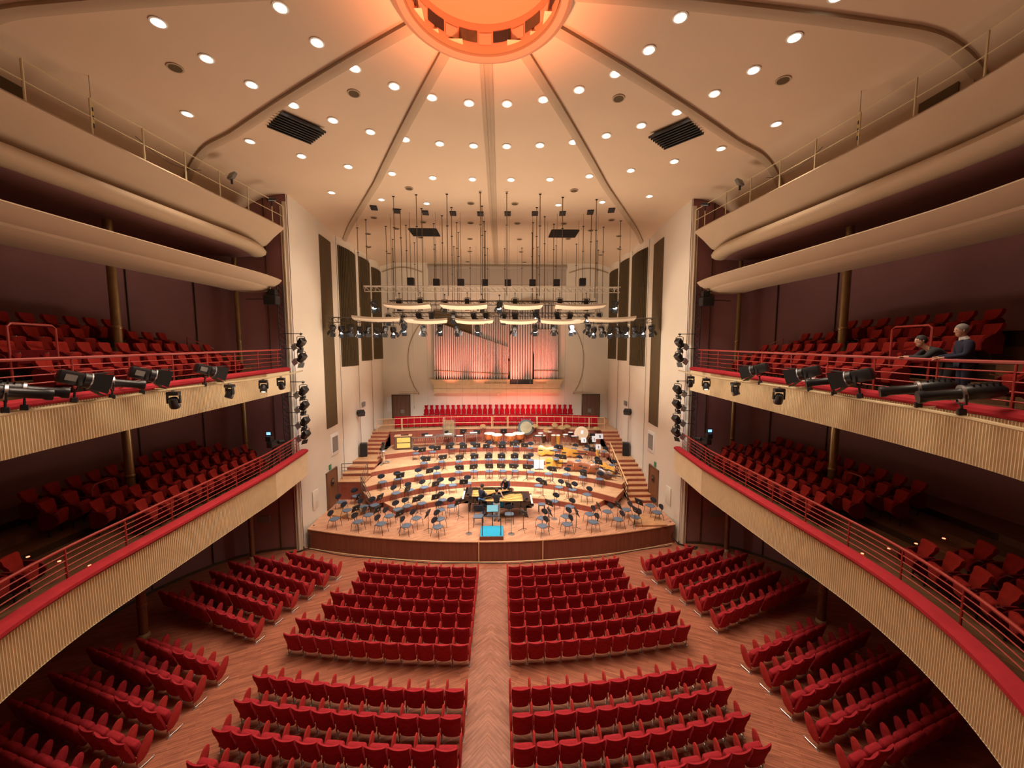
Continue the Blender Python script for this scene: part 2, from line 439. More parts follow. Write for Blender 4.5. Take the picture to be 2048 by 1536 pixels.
# stage side walls: four slightly bowed panels a side, with grilles
PAN = [(17.0, 21.9), (21.9, 24.65), (24.65, 27.15), (27.15, YB)]
GR = [(19.45, 20.95, 5.0, 14.6, 'slot'), (22.0, 24.3, 8.05, 14.75, 'grille'), (25.0, 26.95, 8.3, 14.85, 'grille'), (27.4, 29.2, 8.35, 14.7, 'grille')]
def xw(y, s):
    for a, b in PAN:
        if a <= y <= b+1e-6:
            t = (y-a)/(b-a); return s*(WX+.10-.28*math.sin(PI*t*.8+.35))
    return s*WX
for s, nm in ((-1, 'left'), (1, 'right')):
    mb = MB()
    for a, b in PAN:
        rows = [[(xw(y, s), y, 0.), (xw(y, s), y, zceil(xw(y, s), y)+.12)] for y in [a+(b-a)*i/14+(1e-4 if i == 0 else (-1e-4 if i == 14 else 0)) for i in range(15)]]
        mb.grid(rows)
    # thickness towards the hall
    x0 = xw(17.001, s)
    mb.box((x0+s*.09, 17.02, 7.6), (.16, .05, 15.2))
    struct(mb, 'wall_stage_'+nm, 'plaster_wall', 60)
    mb = MB().box((x0+s*.22, 17.0, 7.5), (.05, .10, 15.0)).box((x0+s*.12, 16.98, 7.5), (.05, .12, 15.0))
    struct(mb, 'trim_2%d' % (1 if s < 0 else 2), 'plaster')
    # dark band of plum wall next to the opening
    for gi, (a, b, z0, z1, kd) in enumerate(GR):
        side = 'left' if s < 0 else 'right'
        if kd == 'slot':
            rows = [[(xw(y, s)-s*.015, y, z0), (xw(y, s)-s*.015, y, z1)] for y in cspan(a, b, 6)]
            o = MB().grid(rows).build('wall_slot', 'slot'); tag(o, 'tall narrow dark slot in the front panel of the %s stage wall' % side, 'slot')
        else:
            t = thing('wall_grille', 'tall dark slatted grille, %s from the hall on the %s stage wall' % (ORD[gi-1], side), 'grille', (xw((a+b)/2, s), (a+b)/2, z0), 0, 'wall grilles')
            ox, oy, oz = t.location
            rows = [[(xw(y, s)-s*.01-ox, y-oy, 0), (xw(y, s)-s*.01-ox, y-oy, z1-z0)] for y in cspan(a, b, 6)]
            MB().grid(rows).build('backing', 'darkwood', t)
            mb = MB(); nn = int((b-a)/.16)
            for i in range(nn+1):
                y = a+(b-a)*i/nn; mb.box((xw(y, s)-s*.05-ox, y-oy, (z1-z0)/2), (.07, .045, z1-z0))
            mb.build('slats', 'slot', t)
# back wall
mb = MB().grid([[(-WX-.2, YB, 0), (-WX-.2, YB, 15.6)], [(WX+.2, YB, 0), (WX+.2, YB, 15.6)]])
struct(mb, 'wall_back', 'plaster_wall')
# curved frame lines on the back wall, lintels, screen case
for s in (-1, 1):
    pts = [(s*(5.6+1.15*math.sin(PI*t)), YB-.03, 5.7+5.3*t) for t in cspan(0, 1, 20)]
    pts = [(s*x_, YB-.03, z_) for x_, z_ in ((5.95, 5.6), (6.35, 6.3), (6.6, 7.0), (6.72, 7.8), (6.72, 8.6), (6.6, 9.3), (6.35, 10.0), (5.95, 10.7), (5.5, 11.3))]
    tag(MB().tube(pts, .035, 5).build('trim_3%d' % (1 if s < 0 else 2), 'rib'), kind='structure')
    tag(MB().box((s*6.7, YB-.12, 5.78), (1.5, .22, .07)).build('trim_4%d' % (1 if s < 0 else 2), 'plaster'), kind='structure')
    rows = [[(s*(8.5-3.0*t), YB-.04, 14.75+.35*math.sin(PI*t)), (s*(8.5-3.0*t), YB-.04, 14.83+.35*math.sin(PI*t))] for t in cspan(0, 1, 12)]
    tag(MB().grid(rows).build('trim_5%d' % (1 if s < 0 else 2), 'rib'), kind='structure')
t = thing('screen_case', 'grey roll-up screen case high on the back wall under the ceiling', 'screen case', (0, YB-.1, 14.0))
MB().rbox((.1, 0, 1.15), (10.4, .2, .22), .04).build('roller_case', 'flat_grey', t)
MB().box((.1, .06, .45), (10.3, .03, 1.2)).build('screen_cloth', 'flat_grey', t)
MB().box((.1, .03, -.17), (10.4, .05, .05)).build('bottom_bar', 'plaster', t)
# doors in the back wall
for s, nm, d in ((-1, 'left', 'beside the white notice'), (1, 'right', 'right of the choir seats')):
    t = thing('door_3%d' % (1 if s < 0 else 2), None, None, (s*7.33, YB-.04, 3.55)); tag(t, kind='structure')
    MB().box((0, .0, .98), (1.28, .05, 1.96)).build('door_leaf', 'door_wood', t)
    MB().box((-.67, -.01, 1.0), (.07, .07, 2.02)).box((.67, -.01, 1.0), (.07, .07, 2.02)).box((0, -.01, 2.0), (1.41, .07, .07)).build('door_frame', 'darkwood', t)
    MB().box((.1*s*-1, -.05, .75), (.25, .02, .28)).build('notice', 'grey_plate', t)
t = thing('wall_notice', 'white notice board beside the left door at the back of the stage', 'notice', (-8.2, YB-.03, 4.3))
MB().box((0, 0, .55), (.42, .02, 1.1)).build('sheet', 'white', t); MB().box((0, -.015, .85), (.3, .01, .3)).build('printed_panel', 'paper', t)
tag(MB().box((8.1, YB-.03, 5.0), (.35, .02, .14)).build('wall_sign', 'plaster'), 'small pale sign on the wall right of the right back door', 'sign')
# doors at stage level in the side walls, with porthole windows
for s, nm in ((-1, 'left'), (1, 'right')):
    t = thing('door_1%d' % (1 if s < 0 else 2), None, None, (xw(19.85, s)-s*.02, 19.75, .88)); tag(t, kind='structure')
    MB().box((0, 0, .92), (.05, 1.15, 1.84)).build('door_leaf', 'door_red', t)
    MB().cyl((-.035*s, 0, 1.3), (-.06*s, 0, 1.3), .2, n=20).build('porthole_rim', 'darkwood', t)
    MB().cyl((-.055*s, 0, 1.3), (-.07*s, 0, 1.3), .14, n=20).build('porthole_glass', 'gloss', t)
    MB().box((0, -.6, .95), (.09, .06, 1.92)).box((0, .6, .95), (.09, .06, 1.92)).box((0, 0, 1.9), (.09, 1.26, .06)).build('door_frame', 'door_wood', t)
    tag(MB().box((xw(19.2, s)-s*.03, 19.6, 3.0), (.03, .22, .26)).build('exit_sign', 'green_sign'), 'small dark green exit sign over the %s stage door' % nm, 'sign')
    t = thing('wall_hatch', 'white framed dark wall hatch below the tall slot on the %s stage wall' % nm, 'hatch', (xw(20.2, s)-s*.02, 20.3, 4.05))
    MB().rbox((0, 0, 0), (.06, .95, 1.15), .03).build('frame', 'white', t); MB().box((-s*.035, 0, 0), (.03, .62, .8)).build('panel', 'grey_plate', t)
    tag(MB().box((xw(25.0, s)-s*.03, 25.0, 5.5), (.03, .5, .3)).build('air_vent', 'grey_plate'), 'small grey air vent on the %s stage wall beside the speaker' % nm, 'vent')
    tag(MB().rbox((xw(18.1, s)-s*.01, 18.1, 1.9), (.03, .55, .9), .01).build('access_panel', 'plaster_wall'), 'cream access panel low on the %s stage wall near the front' % nm, 'panel')
    tag(MB().box((s*10.15, 16.72, 3.0-1.45), (.55, .02, .3)).build('wall_plate', 'grey_plate'), 'small pale plate on the plum wall under the %s side of the lower balcony' % nm, 'plate')

# ------------------------------------------------------------------ balconies
def balcony(nm, label, rad, yc, yend, ztop, zbot, zfun, zfl, rise, rows, railz, plain):
    t = thing(nm, label, 'balcony')
    path = shoe(rad, yc, yend, .25)
    # ribbed front: corrugation along the path
    fine = shoe(rad, yc, yend, .014); mb = MB(); rr = []
    acc = 0; last = None
    for i, (x, y, nx, ny) in enumerate(fine):
        if y > yend-plain and True: off = .0
        else: off = (.0, .0, .045, .045)[i % 4]
        dz = zfun(y); bev = .05*min(1, 0)
        rr.append([(x+nx*off, y+ny*off, zbot+dz), (x+nx*off, y+ny*off, ztop+dz-.03)])
    mb.grid(rr); mb.build('ribbed_front', 'fascia', t, 20)
    mb = MB(); sweep(mb, path, [(.0, ztop-.02), (-.05, ztop+.03), (-.04, ztop+.09), (.06, ztop+.13), (.24, ztop+.12), (.28, ztop+.02)], zfun, closed_prof=True)
    mb.build('parapet_cushion', 'cushion', t)
    mb = MB(); sweep(mb, path, [(.04, zbot+.01), (.06, ztop-.04), (.28, ztop+.0), (.28, zfl-.02)], zfun); mb.build('parapet_back', 'darkwood', t)
    mb = MB(); sweep(mb, path, [(.0, zbot), (.5, zbot-.05), (2.5, zbot+.1), (4.9, zbot+.25)], lambda y: zfun(y)); mb.build('soffit', 'plaster', t)
    prof = [(.28, zfl), (1.55, zfl)]
    for k in range(1, rows): prof += [(.8+.75*k, zfl+rise*k), (.8+.75*(k+1) if k < rows-1 else 5.2, zfl+rise*k)]
    mb = MB(); sweep(mb, path, prof); mb.build('seating_steps', 'bal_floor', t, 0)
    # railing
    rp = [p for p in path]
    def line(o, z): return [(x+nx*o, y+ny*o, z+zfun(y)) for x, y, nx, ny in rp]
    mb = MB().tube(line(.33, railz), .032, 6); mb.build('handrail', 'red_paint', t)
    nr = 4
    for k in range(1, nr+1):
        z = ztop+.06+(railz-ztop-.06)*k/(nr+1)
        MB().tube(line(.33, z), .013, 4).build('rail', 'red_paint', t)
    d = 0; lastp = rp[0]; nextd = .15; cnt = 0
    for p in rp:
        d += math.hypot(p[0]-lastp[0], p[1]-lastp[1]); lastp = p
        if d >= nextd and p[1] > 1.0:
            nextd = d+1.25; x, y = p[0]+p[2]*.33, p[1]+p[3]*.33
            MB().cyl((x, y, zfl), (x, y, railz+zfun(y)), .02, n=6).build('post', 'red_paint', t); cnt += 1
        elif d >= nextd: nextd = d+1.25
    return t
zU = lambda y: .022*max(0, y-7)
zL = lambda y: .010*max(0, y-8)+.06*max(0, y-14.5)
balcony('upper_balcony', 'upper balcony with ribbed cream front, red parapet cushion and red railing', 8.5, 8., 16.35, 7.95, 7.06, zU, 7.93, .38, 5, 8.80, 1.6)
balcony('lower_balcony', 'lower balcony with ribbed cream front, broad red cushion and red railing', 8.2, 8.5, 16.9, 4.30, 3.27, zL, 4.02, .17, 5, 5.0, 2.4)

# canopies over the upper balcony: lighting gallery, second lip, third lip
GX = lambda y: 9.25-.80*max(0, (y-8)/8.5)**1.3
gp = shoe(9.25, 8., 16.55, .3, GX)
def endof(k): return lambda y: k*max(0, (y-14.6)/2.0)**2
t = thing('lighting_gallery', 'cream curved lighting gallery with thin railing, topmost of the three canopies', 'gallery')
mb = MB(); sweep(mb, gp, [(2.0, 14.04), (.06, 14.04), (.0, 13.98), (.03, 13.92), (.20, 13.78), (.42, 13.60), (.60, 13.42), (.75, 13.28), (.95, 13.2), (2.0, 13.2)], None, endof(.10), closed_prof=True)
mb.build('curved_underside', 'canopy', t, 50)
rl = [(x+nx*.12, y+ny*.12) for x, y, nx, ny in gp]
MB().tube([(x, y, 14.87) for x, y in rl], .016, 5).build('handrail', 'gilt', t)
MB().tube([(x, y, 14.45) for x, y in rl], .012, 5).build('rail', 'gilt', t)
d = 0; lp = rl[0]; nd = .4
for p in rl:
    d += math.hypot(p[0]-lp[0], p[1]-lp[1]); lp = p
    if d > nd and p[1] > 2:
        nd = d+1.15; MB().cyl((p[0], p[1], 14.02), (p[0], p[1], 14.88), .022, n=6).build('post', 'gilt', t)
    elif d > nd: nd = d+1.15
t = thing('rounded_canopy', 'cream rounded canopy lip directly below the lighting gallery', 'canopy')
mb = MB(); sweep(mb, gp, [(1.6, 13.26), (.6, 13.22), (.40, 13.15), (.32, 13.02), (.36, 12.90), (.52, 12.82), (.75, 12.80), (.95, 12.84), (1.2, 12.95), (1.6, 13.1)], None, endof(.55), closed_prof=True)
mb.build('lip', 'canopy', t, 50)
mb = MB(); sweep(mb, gp, [(.8, 12.84), (1.6, 12.80), (4.6, 12.80)], None, endof(.55)); mb.build('plum_soffit', 'purple', t, 50)
t = thing('stepped_canopy', 'thin-edged stepped canopy above the upper balcony seats, lowest of the three', 'canopy')
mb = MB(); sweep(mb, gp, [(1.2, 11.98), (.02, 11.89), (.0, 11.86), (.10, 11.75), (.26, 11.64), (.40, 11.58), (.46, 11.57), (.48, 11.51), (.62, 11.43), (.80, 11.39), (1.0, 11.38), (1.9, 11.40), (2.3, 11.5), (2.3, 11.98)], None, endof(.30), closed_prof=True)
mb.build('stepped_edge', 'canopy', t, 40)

# columns
def column(x, y, z0, z1, label, r=.17, m='brass_col'):
    t = thing('column', label, 'column', (x, y, z0))
    h = z1-z0
    MB().cyl((0, 0, 0), (0, 0, h), r, r*.97, 18, cap=False).build('shaft', m, t)
    MB().lathe([(r*1.3, 0), (r*1.3, .05), (r*1.02, .1)], 18).build('base', 'gilt', t)
    MB().lathe([(r*1.0, 0), (r*1.12, .02), (r*1.12, .08), (r*1.0, .1)], 18, c=(0, 0, h*.28)).build('collar', m, t)
for s, nm in ((-1, 'left'), (1, 'right')):
    column(s*10.95, 11.75, 0, 3.45, 'dark red-brown column under the %s balcony beside the side stalls block' % nm, .12, 'door_red')
    column(s*10.45, 16.3, 0, 3.6, 'slim red-brown column by the plum wall under the %s end of the lower balcony' % nm, .10, 'door_red')
    column(s*10.95, 11.75, 4.3, 7.3, 'bronze column among the %s lower balcony seats' % nm, .115)
    column(s*10.45, 16.3, 4.2, 7.4, 'slim bronze column at the stage end of the %s lower balcony' % nm, .095)
    column(s*10.95, 11.75, 8.4, 12.72, 'tall bronze column among the %s upper balcony seats, passing behind the stepped canopy' % nm, .115)
    column(s*10.45, 16.3, 8.0, 12.72, 'slim tall bronze column at the stage end of the %s upper balcony' % nm, .095)

# ------------------------------------------------------------------ stage and orchestra risers
stage = thing('stage', 'curved timber concert stage with mahogany front and pale strip floor', 'stage', (0, 15.75, 0))
SF = lambda x: 15.75+x*x/ (2*25.5)
xs = cspan(-8.5, 8.5, 41)
mb = MB().grid([[(x, SF(x)-15.75, .0), (x, SF(x)-15.75, .84)] for x in xs]); mb.build('stage_front', 'stage_front', stage)
mb = MB().grid([[(x, SF(x)-15.75-.02, .84), (x, SF(x)-15.75-.02, .88)] for x in xs]); mb.build('stage_edge', 'light_wood', stage)
mb = MB().grid([[(x, SF(x)-.02-15.75, .88) for x in xs], [(x, 29.6-15.75, .88) for x in xs]]); mb.build('stage_boards', 'stage_floor', stage)
for x in (-.62, 2.12):
    MB().box((x, SF(x)-15.78, .42), (.05, .03, .84)).build('front_batten', 'light_wood', stage)
tag(MB().tube([(x, SF(x)-.10, .02) for x in cspan(-8.6, 8.3, 40)], .018, 5).build('floor_cable', 'gilt'), 'pale cable lying along the foot of the stage front', 'cable')
tag(MB().tube([(x, SF(x)-.19-.05*math.sin(x*1.7), .02) for x in cspan(-8.4, 8.2, 60)], .013, 5).build('floor_cable', 'black'), 'black cable snaking along the foot of the stage front', 'cable')

TZ = [.88, 1.18, 1.50, 1.79, 2.07, 2.40, 3.40, 3.75]
# name, circle centre y, radius, half width at front, diagonal end (x, y)
TI = [(11.35, 8.7, 4.85, (5.8, 19.5)), (13.1, 8.5, 6.2, (7.0, 20.1)), (12.35, 10.3, 6.85, (7.45, 20.9)), (11.98, 12., 7.1, None), (10.95, 15., 7.3, None)]
def arcy(i, x): c, r = TI[i][:2]; return c+math.sqrt(r*r-x*x)
RL = ['lowest', 'second', 'third', 'fourth', 'fifth and highest']
for i, (c, r, hw, dg) in enumerate(TI):
    z0, z1 = TZ[i], TZ[i+1]
    t = thing('orchestra_riser', '%s curved orchestra riser with red-brown face and honey strip floor' % RL[i], 'riser', (0, c+r, z0), 0, 'orchestra risers')
    oy = c+r; h = z1-z0
    if dg: edge = [(-dg[0], dg[1])]+[(x, arcy(i, x)) for x in cspan(-hw, hw, 33)]+[(dg[0], dg[1])]
    else: edge = [(x, arcy(i, x)) for x in cspan(-hw, hw, 33)]
    back = 27.4
    def yb_(x):
        if i == 4: return 27.4-x*x/64.
        xx = min(abs(x), TI[i+1][2]); return arcy(i+1, xx)+.04
    bk = [max(y+.05, yb_(x)) for x, y in edge]
    full = [(edge[0][0], bk[0])]+edge+[(edge[-1][0], bk[-1])]
    mb = MB().grid([[(x, y-oy, -(z0-.88) if j in (0, len(full)-1) else 0), (x, y-oy, h-.035)] for j, (x, y) in enumerate(full)]); mb.build('riser_face', 'riser_face', t)
    mb = MB().grid([[(x, y-oy, h-.035), (x, y-oy, h)] for x, y in full]); mb.build('nosing', 'light_wood', t)
    n_ = len(full); half_ = [(x, y) for x, y in full]
    top = MB(); top.grid([[(x, y-oy, h) for x, y in edge], [(x, b_-oy, h) for (x, y), b_ in zip(edge, bk)]]); top.build('riser_floor', 'tier_floor', t)
# choir platform
LY = lambda x: 27.4-x*x/64.
t = thing('choir_platform', 'high platform with red-brown face carrying the red choir seats', 'platform', (0, 27.4, 2.4))
xs = cspan(-8.5, 8.5, 31)
MB().grid([[(x, LY(x)-27.4, -1.5), (x, LY(x)-27.4, .96)] for x in xs]).build('platform_face', 'riser_face', t)
MB().grid([[(x, LY(x)-27.44, .96), (x, LY(x)-27.44, 1.0)] for x in xs]).build('nosing', 'light_wood', t)
MB().grid([[(x, LY(x)-27.44, 1.0) for x in xs], [(x, 28.7-27.4, 1.0) for x in xs], [(x, 28.7-27.4, 1.35) for x in xs], [(x, YB-27.4, 1.35) for x in xs]]).build('platform_floor', 'tier_floor', t, 0)
# choir railing
t = thing('choir_railing', 'pale two-bar railing along the front edge of the choir platform', 'railing', (0, 27.4, 3.4))
for xa, xb in ((-8.2, -6.6), (-6.55, -3.75), (-3.7, -.35), (-.25, .78), (.85, 2.9), (2.95, 4.7), (4.75, 6.55), (6.6, 7.6)):
    xsr = cspan(xa, xb, 6)
    for z in (.85, .42): MB().tube([(x, LY(x)-27.38, z) for x in xsr], .024, 5).build('rail', 'light_wood', t)
    for x in (xa, xb): MB().cyl((x, LY(x)-27.38, 0), (x, LY(x)-27.38, .87), .024, n=6).build('post', 'light_wood', t)
# side stairs along the stage walls
for s, nm in ((-1, 'left'), (1, 'right')):
    t = thing('stairs', 'wooden stairs climbing along the %s stage wall beside the risers' % nm, 'stairs', (s*7.9, 19.6, .88))
    xin, xout = 7.22, 8.62
    z = .88; y = 19.65 if s > 0 else 20.6
    flights = [(9, .165, .385, 7.22), (1, 0, 1.0, 7.3), (6, .168, .42, 7.35)]
    if s < 0: flights = [(1, 1.0, .9, 7.05), (3, .174, .6, 7.05), (1, 0, .9, 7.3), (6, .168, .42, 7.35)]
    for n_, ri, go, xi in flights:
        for k_ in range(n_):
            z += ri
            ye = y+go
            mb = MB().box((s*(xi+xout)/2-s*7.9, (y+28.2)/2-19.6, (z+.88)/2-.88-.02), (xout-xi, 28.2-y, z-.88-.04))
            mb.build('step_riser', 'riser_face', t)
            MB().box((s*(xi+xout)/2-s*7.9, (y+ye)/2-19.6, z-.88-.02), (xout-xi, ye-y+.03, .04)).build('tread', 'tread', t)
            y = ye
# ------------------------------------------------------------------ stall armchairs
PW = .495
def back_mb(w, ybot, ytop, zbot, ztop, th, sag=.015, rows=8, cols=9, curve=.035):
    """upholstered back: reclined slab, rolled top, slightly dished across"""
    mb = MB(); front = []; back = []
    for i in range(rows+1):
        t = i/rows; z = zbot+(ztop-zbot)*t; y = ybot+(ytop-ybot)*t
        roll = 0 if t < .8 else ((t-.8)/.2)
        hw = w/2*(1-.10*(1-t)*(1-t)); f_ = []; b_ = []
        for j in range(cols+1):
            u = -1+2*j/cols; x = u*hw; e = max(0, abs(u)-.75)/.25
            zz = z-(sag*(1-u*u) if t > .85 else 0)
            th2 = th*(1-.45*e*e)*(1-.55*roll*roll)
            yc = y+curve*(u*u)
            f_.append((x, yc+th2/2, zz)); b_.append((x, yc-th2/2-.012*(1 if t > .72 and t < .97 else 0), zz))
        front.append(f_); back.append(b_)
    m = cols+1
    rowsall = [f+list(reversed(b)) for f, b in zip(front, back)]
    o = len(mb.v); mb.grid(rowsall, closed=True)
    L = len(rowsall[0])
    for base in (0, rows*L):
        for j in range(cols): mb.f.append((o+base+j, o+base+j+1, o+base+L-2-j, o+base+L-1-j)); mb.mi.append(0)
    return mb
def arm_mb(x, w=.056):
    poly = [(-.12, .17), (-.09, .36), (-.03, .46), (.05, .585), (.10, .645), (.155, .672), (.20, .662), (.222, .62), (.215, .54), (.185, .42), (.10, .25), (.0, .17)]
    mb = MB(); cx, cy = .10, .45
    rows = []
    for dx, sc in ((-w/2, .86), (-w/2+.012, .97), (-w/4, 1.), (w/4, 1.), (w/2-.012, .97), (w/2, .86)):
        rows.append([(x+dx, cx+(y-cx)*sc, cy+(z-cy)*sc) for y, z in poly])
    o = len(mb.v); mb.grid(rows, closed=True); n = len(poly)
    mb.f += [tuple(o+k for k in range(n)), tuple(o+5*n+k for k in range(n))]; mb.mi += [0, 0]
    return mb
def leg_mb(x):
    mb = MB().cyl((x, -.085, .0), (x, -.085, .2), .012, n=6).tube([(x, -.085, .03), (x, .08, .035), (x, .19, .05)], .010, 5)
    mb.sphere((x, .195, .052), .018, 6, 4); mb.box((x, -.085, .008), (.05, .1, .016)); return mb
def make_armchair(two):
    t = thing('armchair', '', 'armchair', (0, 0, -30))
    back_mb(PW-.045, -.13, -.30, .21, .81, .085).build('backrest', 'velvet', t, 50)
    mb = MB().rbox((0, 0, 0), (PW-.07, .15, .36), .06, 3, Matrix.Translation((0, -.03, .43)) @ Matrix.Rotation(R(10), 4, 'X')); mb.build('seat', 'velvet', t, 60)
    arm_mb(PW/2).build('armrest', 'velvet_light', t, 50); leg_mb(PW/2).build('leg', 'steel', t)
    if two: arm_mb(-PW/2).build('armrest', 'velvet_light', t, 50); leg_mb(-PW/2).build('leg', 'steel', t)
    return t
arm1 = make_armchair(False); arm2 = make_armchair(True)
K1, K2 = Maker(arm1), Maker(arm2)
stuff = MB()
RW = ['front', 'second', 'third', 'fourth', 'fifth', 'sixth', 'seventh']
def seat_at(bx, by, phi, first, label, group, as_stuff=False):
    """bx,by = top of the back; phi = facing, 0 towards +Y"""
    d = (-math.sin(phi), math.cos(phi)); loc = (bx+d[0]*.30, by+d[1]*.30, 0)
    if as_stuff:
        mx = Matrix.Translation(loc) @ Matrix.Rotation(phi, 4, 'Z')
        stuff.rbox((0, -.21, .51), (PW-.05, .1, .6), .03, 1, mx @ Matrix.Rotation(R(14), 4, 'X') @ Matrix.Translation((0, .1, .04)))
        stuff.rbox((0, 0, 0), (PW-.07, .15, .36), .05, 1, mx @ Matrix.Translation((0, -.03, .43)) @ Matrix.Rotation(R(10), 4, 'X'))
        o = arm_mb(PW/2); stuff.add(o.v, o.f, mx); o = leg_mb(PW/2); stuff.add(o.v, o.f, mx)
        return
    (K2 if first else K1).put(loc, phi, label, group)
count = 0
# middle blocks either side of the aisle
def mid(k, yb, curv, n, where, x0):
    global count
    for s, nm in ((1, 'right'), (-1, 'left')):
        for j in range(n):
            x = s*(x0+PW*(j+.5)); y = yb+curv*x*x
            phi = math.atan(2*curv*x)     # rows curve away from the stage centre
            first = (j == 0 and s > 0) or (j == n-1 and s < 0)
            lab = 'red armchair %s from the aisle, %s row of the %s %s block' % (ORD[j] if j < n-1 else ORD[j]+' and last', RW[k], where, nm)
            seat_at(x, y, phi, first, lab, '%s row, %s %s block of red armchairs' % (RW[k], where, nm)); count += 1
for k, (y, n) in enumerate(((13.93, 9), (13.29, 9), (12.67, 9), (12.01, 10), (11.37, 10), (10.72, 11), (10.07, 11))):
    mid(k, y, .0205 if k < 3 else (.0195 if k < 5 else .0165), n, 'front centre', .585)
for k, y in enumerate((8.62, 7.93, 7.24, 6.56)): mid(k, y, .0170, 11, 'rear centre', .56)
SF_ = [(6.2, 14.33, 5), (6.42, 13.73, 7), (6.70, 13.15, 8), (6.94, 12.51, 8), (7.17, 11.91, 8), (7.30, 11.12, 9)]
SR_ = [(7.34, 9.60, 6, 20.7), (7.46, 8.97, 8, 20.2), (7.48, 8.24, 8, 18.5), (7.52, 7.53, 8, 17.6), (7.60, 6.80, 8, 17.)]
KEEP_F = (5, 5, 5, 5, 4, 4); KEEP_R = (3, 3, 3, 3, 2)
for blk, rowsd, keep in (('front', [(a, b, c, 23.) for a, b, c in SF_], KEEP_F), ('rear', SR_, KEEP_R)):
    for k, (x0, y0, n, ang) in enumerate(rowsd):
        for s, nm in ((1, 'right'), (-1, 'left')):
            for j in range(n):
                dd = PW*(j+.5); x = s*(x0+dd*math.cos(R(ang))); y = y0+dd*math.sin(R(ang))
                st = j >= keep[k]
                first = (j == 0 and s > 0) or (s < 0 and (j == n-1))
                if s < 0 and j == 0: first = False
                lab = 'red armchair %s from the inner end, %s row of the %s %s side block' % (ORD[j], RW[k], blk, nm)
                seat_at(x, y, s*R(ang), first or (j == 0 and s > 0), lab, '%s row, %s %s side block of red armchairs' % (RW[k], blk, nm), st)
                if not st: count += 1
o = stuff.build('armchair_rows', 'velvet', None, 50); tag(o, 'dim far ends of the red armchair rows deep under the balconies', 'armchairs', None, 'stuff')

# ------------------------------------------------------------------ balcony seats (hourglass back, tub wings)
def make_balcony_seat():
    t = thing('balcony_seat', '', 'theatre seat', (0, 0, -31))
    # back with waisted outline
    prof = [(.30, .165), (.42, .19), (.52, .165), (.60, .15), (.68, .165), (.78, .20), (.86, .205), (.89, .195)]
    rows = []
    for z, hw in prof:
        y = -.17-.10*(z-.3)/.6+(.03 if .5 < z < .7 else 0)
        th = .045 if z < .88 else .02
        f_ = [(-hw+2*hw*j/6, y+th+.02*((2*j/6-1)**2), z) for j in range(7)]; b_ = [(hw-2*hw*j/6, y-th+.03*((2*j/6-1)**2), z) for j in range(7)]
        rows.append(f_+b_)
    mb = MB(); mb.grid(rows, closed=True); L = 14; e = len(mb.v)-L
    for base in (0, e):
        for j in range(6): mb.f.append((base+j, base+j+1, base+12-j, base+13-j)); mb.mi.append(0)
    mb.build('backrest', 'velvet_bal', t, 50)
    MB().rbox((0, -.02, .46), (.36, .13, .36), .05, 3, Matrix.Translation((0, 0, 0)) @ Matrix.Rotation(R(-6), 4, 'X')).build('seat', 'velvet_bal', t, 60)
    for s in (-1, 1):
        poly = [(-.22, .22), (-.25, .60), (-.18, .67), (-.02, .64), (.12, .55), (.17, .44), (.12, .30), (.0, .22)]
        rows = [[(s*(.232+dx), y*sc, z) for y, z in poly] for dx, sc in ((-.022, .96), (-.01, 1), (.01, 1), (.022, .96))]
        mb = MB(); mb.grid(rows, closed=True); n = len(poly); mb.f += [tuple(range(n)), tuple(range(3*n, 4*n))]; mb.mi += [0, 0]
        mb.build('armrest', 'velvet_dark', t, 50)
    for sx in (-1, 1): MB().cyl((sx*.18, -.1, 0), (sx*.18, -.1, .29), .018, n=6).build('leg', 'dark', t)
    MB().box((0, -.1, .29), (.4, .08, .03)).build('seat_bar', 'dark', t)
    MB().cyl((.235, .10, .60), (.235, .21, .625), .011, n=6).build('armrest_tip', 'chrome', t)
    return t
KB = Maker(make_balcony_seat())
def bal_rows(lev, rad, yc, zfl, rise, spec):
    for s, nm in ((-1, 'left'), (1, 'right')):
        for k, (o, ranges) in enumerate(spec):
            rr = rad+o; idx = 0
            for y0, y1 in ranges:
                y = y0
                while y > y1:
                    if y >= yc: x_, y_ = s*rr, y; nx = 1.; ny = 0.
                    else:
                        t = (yc-y)/rr; x_, y_ = s*rr*math.cos(t), yc-rr*math.sin(t); nx, ny = math.cos(t), -math.sin(t)
                    # facing inwards, turned a little towards the stage
                    base = math.atan2(-s*nx, ny*-1) if False else math.atan2(s*nx, -ny)
                    phi = base - s*R(14)
                    fx, fy = -math.sin(phi), math.cos(phi)
                    if any(math.hypot(x_+fx*.2-s*cx_, y_+fy*.2-cy_) < .48 for cx_, cy_ in ((10.95, 11.75), (10.45, 16.3))): y -= .53; idx += 1; continue
                    lab = 'red waisted theatre seat, %s from the stage end, %s row of the %s %s balcony' % (ORD[idx], RW[k], nm, lev)
                    KB.put((x_+fx*.25, y_+fy*.25, zfl+rise*k+.005), phi, lab, '%s row of red seats, %s %s balcony' % (RW[k], nm, lev))
                    idx += 1; y -= .53
bal_rows('lower', 8.2, 8.5, 4.02, .17, [(1.32, [(15.2, 10.1), (7.6, 4.9)]), (2.1, [(15.9, 9.6), (7.2, 5.4)]), (2.85, [(16.0, 9.4)]), (3.6, [(15.2, 9.9)])])
bal_rows('upper', 8.5, 8.0, 7.93, .38, [(1.28, [(14.6, 8.6), (6.4, 4.9)]), (2.05, [(14.6, 8.2), (6.0, 4.9)]), (2.8, [(13.6, 8.2)]), (3.55, [(12.6, 8.4)])])

